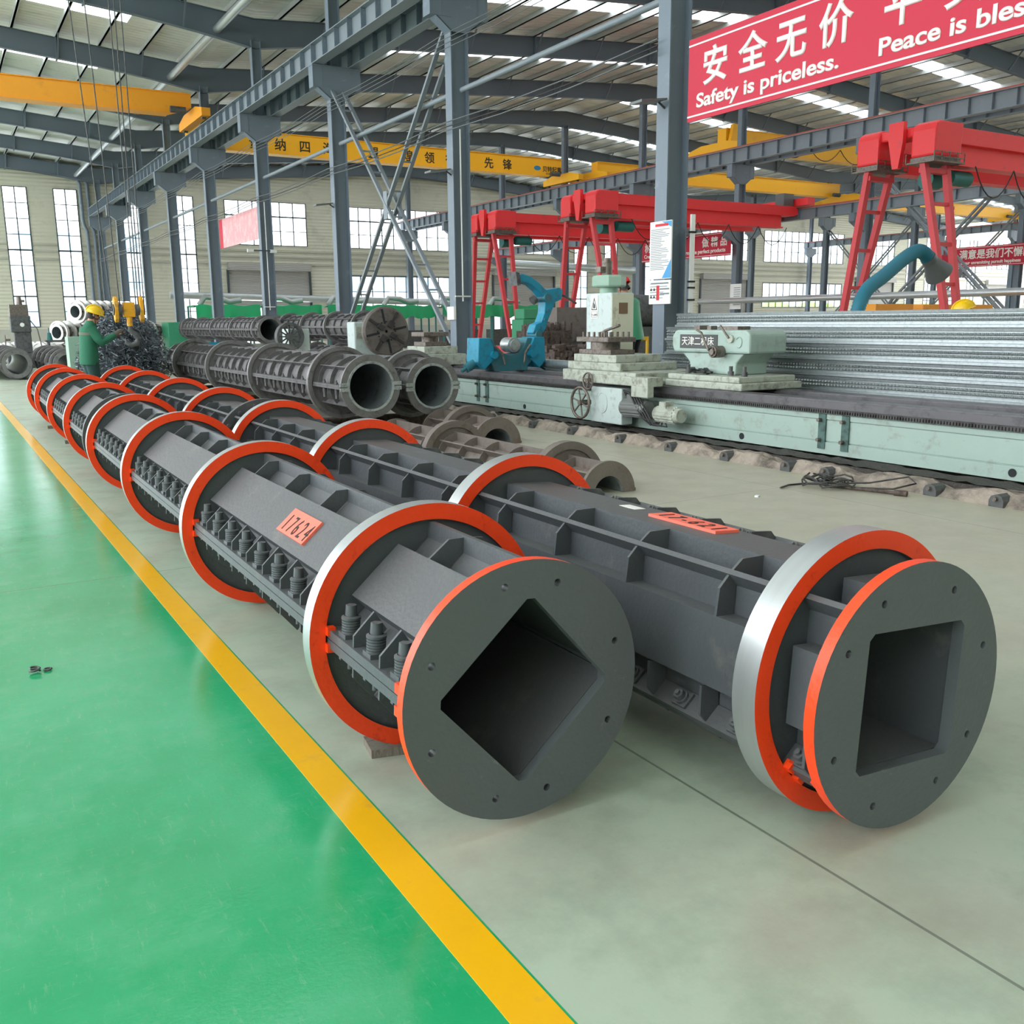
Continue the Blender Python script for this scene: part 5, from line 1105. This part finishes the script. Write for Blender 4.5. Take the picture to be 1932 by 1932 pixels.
    for s, k in ((1, 'r'), (-1, 'l')):
        an = Vector(P.get('an'+k, (s*.12, -.02, .09))); x, y = an.x, an.y
        g = G(); loft(g, [((x, y, .0), X, Vector((0, 1, 0)), .05, .06), ((x, y, .13), X, Vector((0, 1, 0)), .05, .055)], 12); loft(g, [((x, y-.06, .045), X, Vector((0, 0, 1)), .045, .045), ((x, y+.08, .045), X, Vector((0, 0, 1)), .05, .045), ((x+s*.015, y+.2, .03), X, Vector((0, 0, 1)), .035, .03)], 12); g.build('boot', 'boot', o)
        if gloves and k == 'r':
            wr = Vector(P['wr'+k]); el = Vector(P['el'+k]); d = (wr-el).normalized(); g = G(); g.tube([wr-d*.03, wr+d*.02, wr+d*.08, wr+d*.14, wr+d*.17], [.042, .045, .055, .045, .02], 12); g.build('work_glove', 'glove', o)
    # hair and face
    def hp_(a, b_, c_): return hd+sdv*a+fd*b_+up*c_
    g = G(); vs = []; n = 16
    for i in range(6):
        th = pi*.5*i/5
        for k in range(n):
            a = 2*pi*k/n; r_ = cos(th); low = -.055 if cos(a+pi/2+pi) < .3 else .0
            vs.append(hp_(.087*r_*cos(a), -.015+.1*r_*sin(a), .035+.1*sin(th)-(.075*(1-i/5) if sin(a) < .25 else 0)))
    g.add(vs, [(i*n+k, i*n+(k+1) % n, (i+1)*n+(k+1) % n, (i+1)*n+k) for i in range(5) for k in range(n)], 0, True); g.build('hair', 'hair', o)
    for s in (-1, 1):
        c_ = hp_(s*.034, .088, .022); g = G(); g.rev([(.011*sin(pi*i/6), -.011*cos(pi*i/6)) for i in range(7)], 8, lambda a, b_, d: tuple(c_+Vector((a, b_*.7, d*.6))), closed=False); g.build('eye', 'hair', o)
    g = G(); g.tube([hp_(-.028, .088, -.062), hp_(0, .098, -.06), hp_(.028, .088, -.062)], .006, 6); g.build('mouth', 'paper_red', o)
    if helmet:
        g = G(); vs = []; n = 24
        for i in range(8):
            th = pi*.5*i/7; r_ = cos(th)
            for k in range(n): a = 2*pi*k/n; vs.append(hp_(.118*r_*cos(a), .0+.14*r_*sin(a), .07+.125*sin(th)**.9))
        g.add(vs, [(i*n+k, i*n+(k+1) % n, (i+1)*n+(k+1) % n, (i+1)*n+k) for i in range(7) for k in range(n)], 0, True)
        vs = []
        for q, dz in ((1., 0), (1.12, -.012)): vs += [hp_(.118*q*cos(2*pi*k/n), .14*(q+(.28 if q > 1 and sin(2*pi*k/n) > .2 else 0)*sin(2*pi*k/n))*sin(2*pi*k/n), .07+dz) for k in range(n)]
        g.add(vs, [(k, (k+1) % n, (k+1) % n+n, k+n) for k in range(n)], 0, True)
        for e in (-.03, .03): g.tube([hp_(e, .14*cos(pi*i/10), .075+.125*sin(pi*i/10)) for i in range(11)], .009, 6)
        g.build('safety_helmet', hmat, o)
        G().tube([hp_(.09, -.01, .07), hp_(.088, .02, -.03), hp_(.05, .06, -.11), hp_(0, .07, -.125), hp_(-.05, .06, -.11), hp_(-.088, .02, -.03), hp_(-.09, -.01, .07)], .006, 6).build('chin_strap', 'rubber', o)
    return o
person('person', 'worker in green jacket and yellow helmet reaching towards the hook', (2.26, 17.6, 0), radians(-84), 'jacket_green', 'trouser',
       dict(hip=(0, -.02, .93), chest=(0, .0, 1.31), neck=(.0, .05, 1.46), head=(.015, .1, 1.57), face=(.12, 1, -.32), elr=(.26, .14, 1.14), wrr=(.2, .38, 1.27), ell=(-.26, .12, 1.12), wrl=(-.16, .36, 1.22)))
person('person', 'worker in green shirt and red helmet standing behind the lathe tool column', (9.46, 12.1, .35), radians(28), 'machine_green', 'trouser_black',
       dict(hip=(0, -.03, .92), chest=(0, .03, 1.31), neck=(.0, .1, 1.46), head=(.0, .15, 1.57), face=(0, 1, -.5), elr=(.25, .22, 1.12), wrr=(.18, .46, 1.12), ell=(-.25, .22, 1.12), wrl=(-.16, .46, 1.12)), hmat='signal_red', gloves=False)
tag(G().box(-.42, .38, -.35, .3, .28, .35).box(-.38, -.3, -.3, .25, 0, .28).box(.26, .34, -.3, .25, 0, .28).build('duck_board', 'wood', loc=(9.5, 12.15, 0)), 'low timber board the red-helmeted worker stands on behind the lathe', 'platform')
person('person', 'worker whose yellow helmet just shows above the decking stack', (11.55, 7.6, 0), radians(40), 'jacket_green', 'trouser',
       dict(hip=(0, -.02, .86), chest=(0, .05, 1.22), neck=(.0, .1, 1.37), head=(.0, .15, 1.47), face=(0, 1, -.4), elr=(.25, .15, 1.0), wrr=(.18, .38, .95), ell=(-.25, .15, 1.0), wrl=(-.16, .38, .95), shr=(.19, .05, 1.28), shl=(-.19, .05, 1.28)))
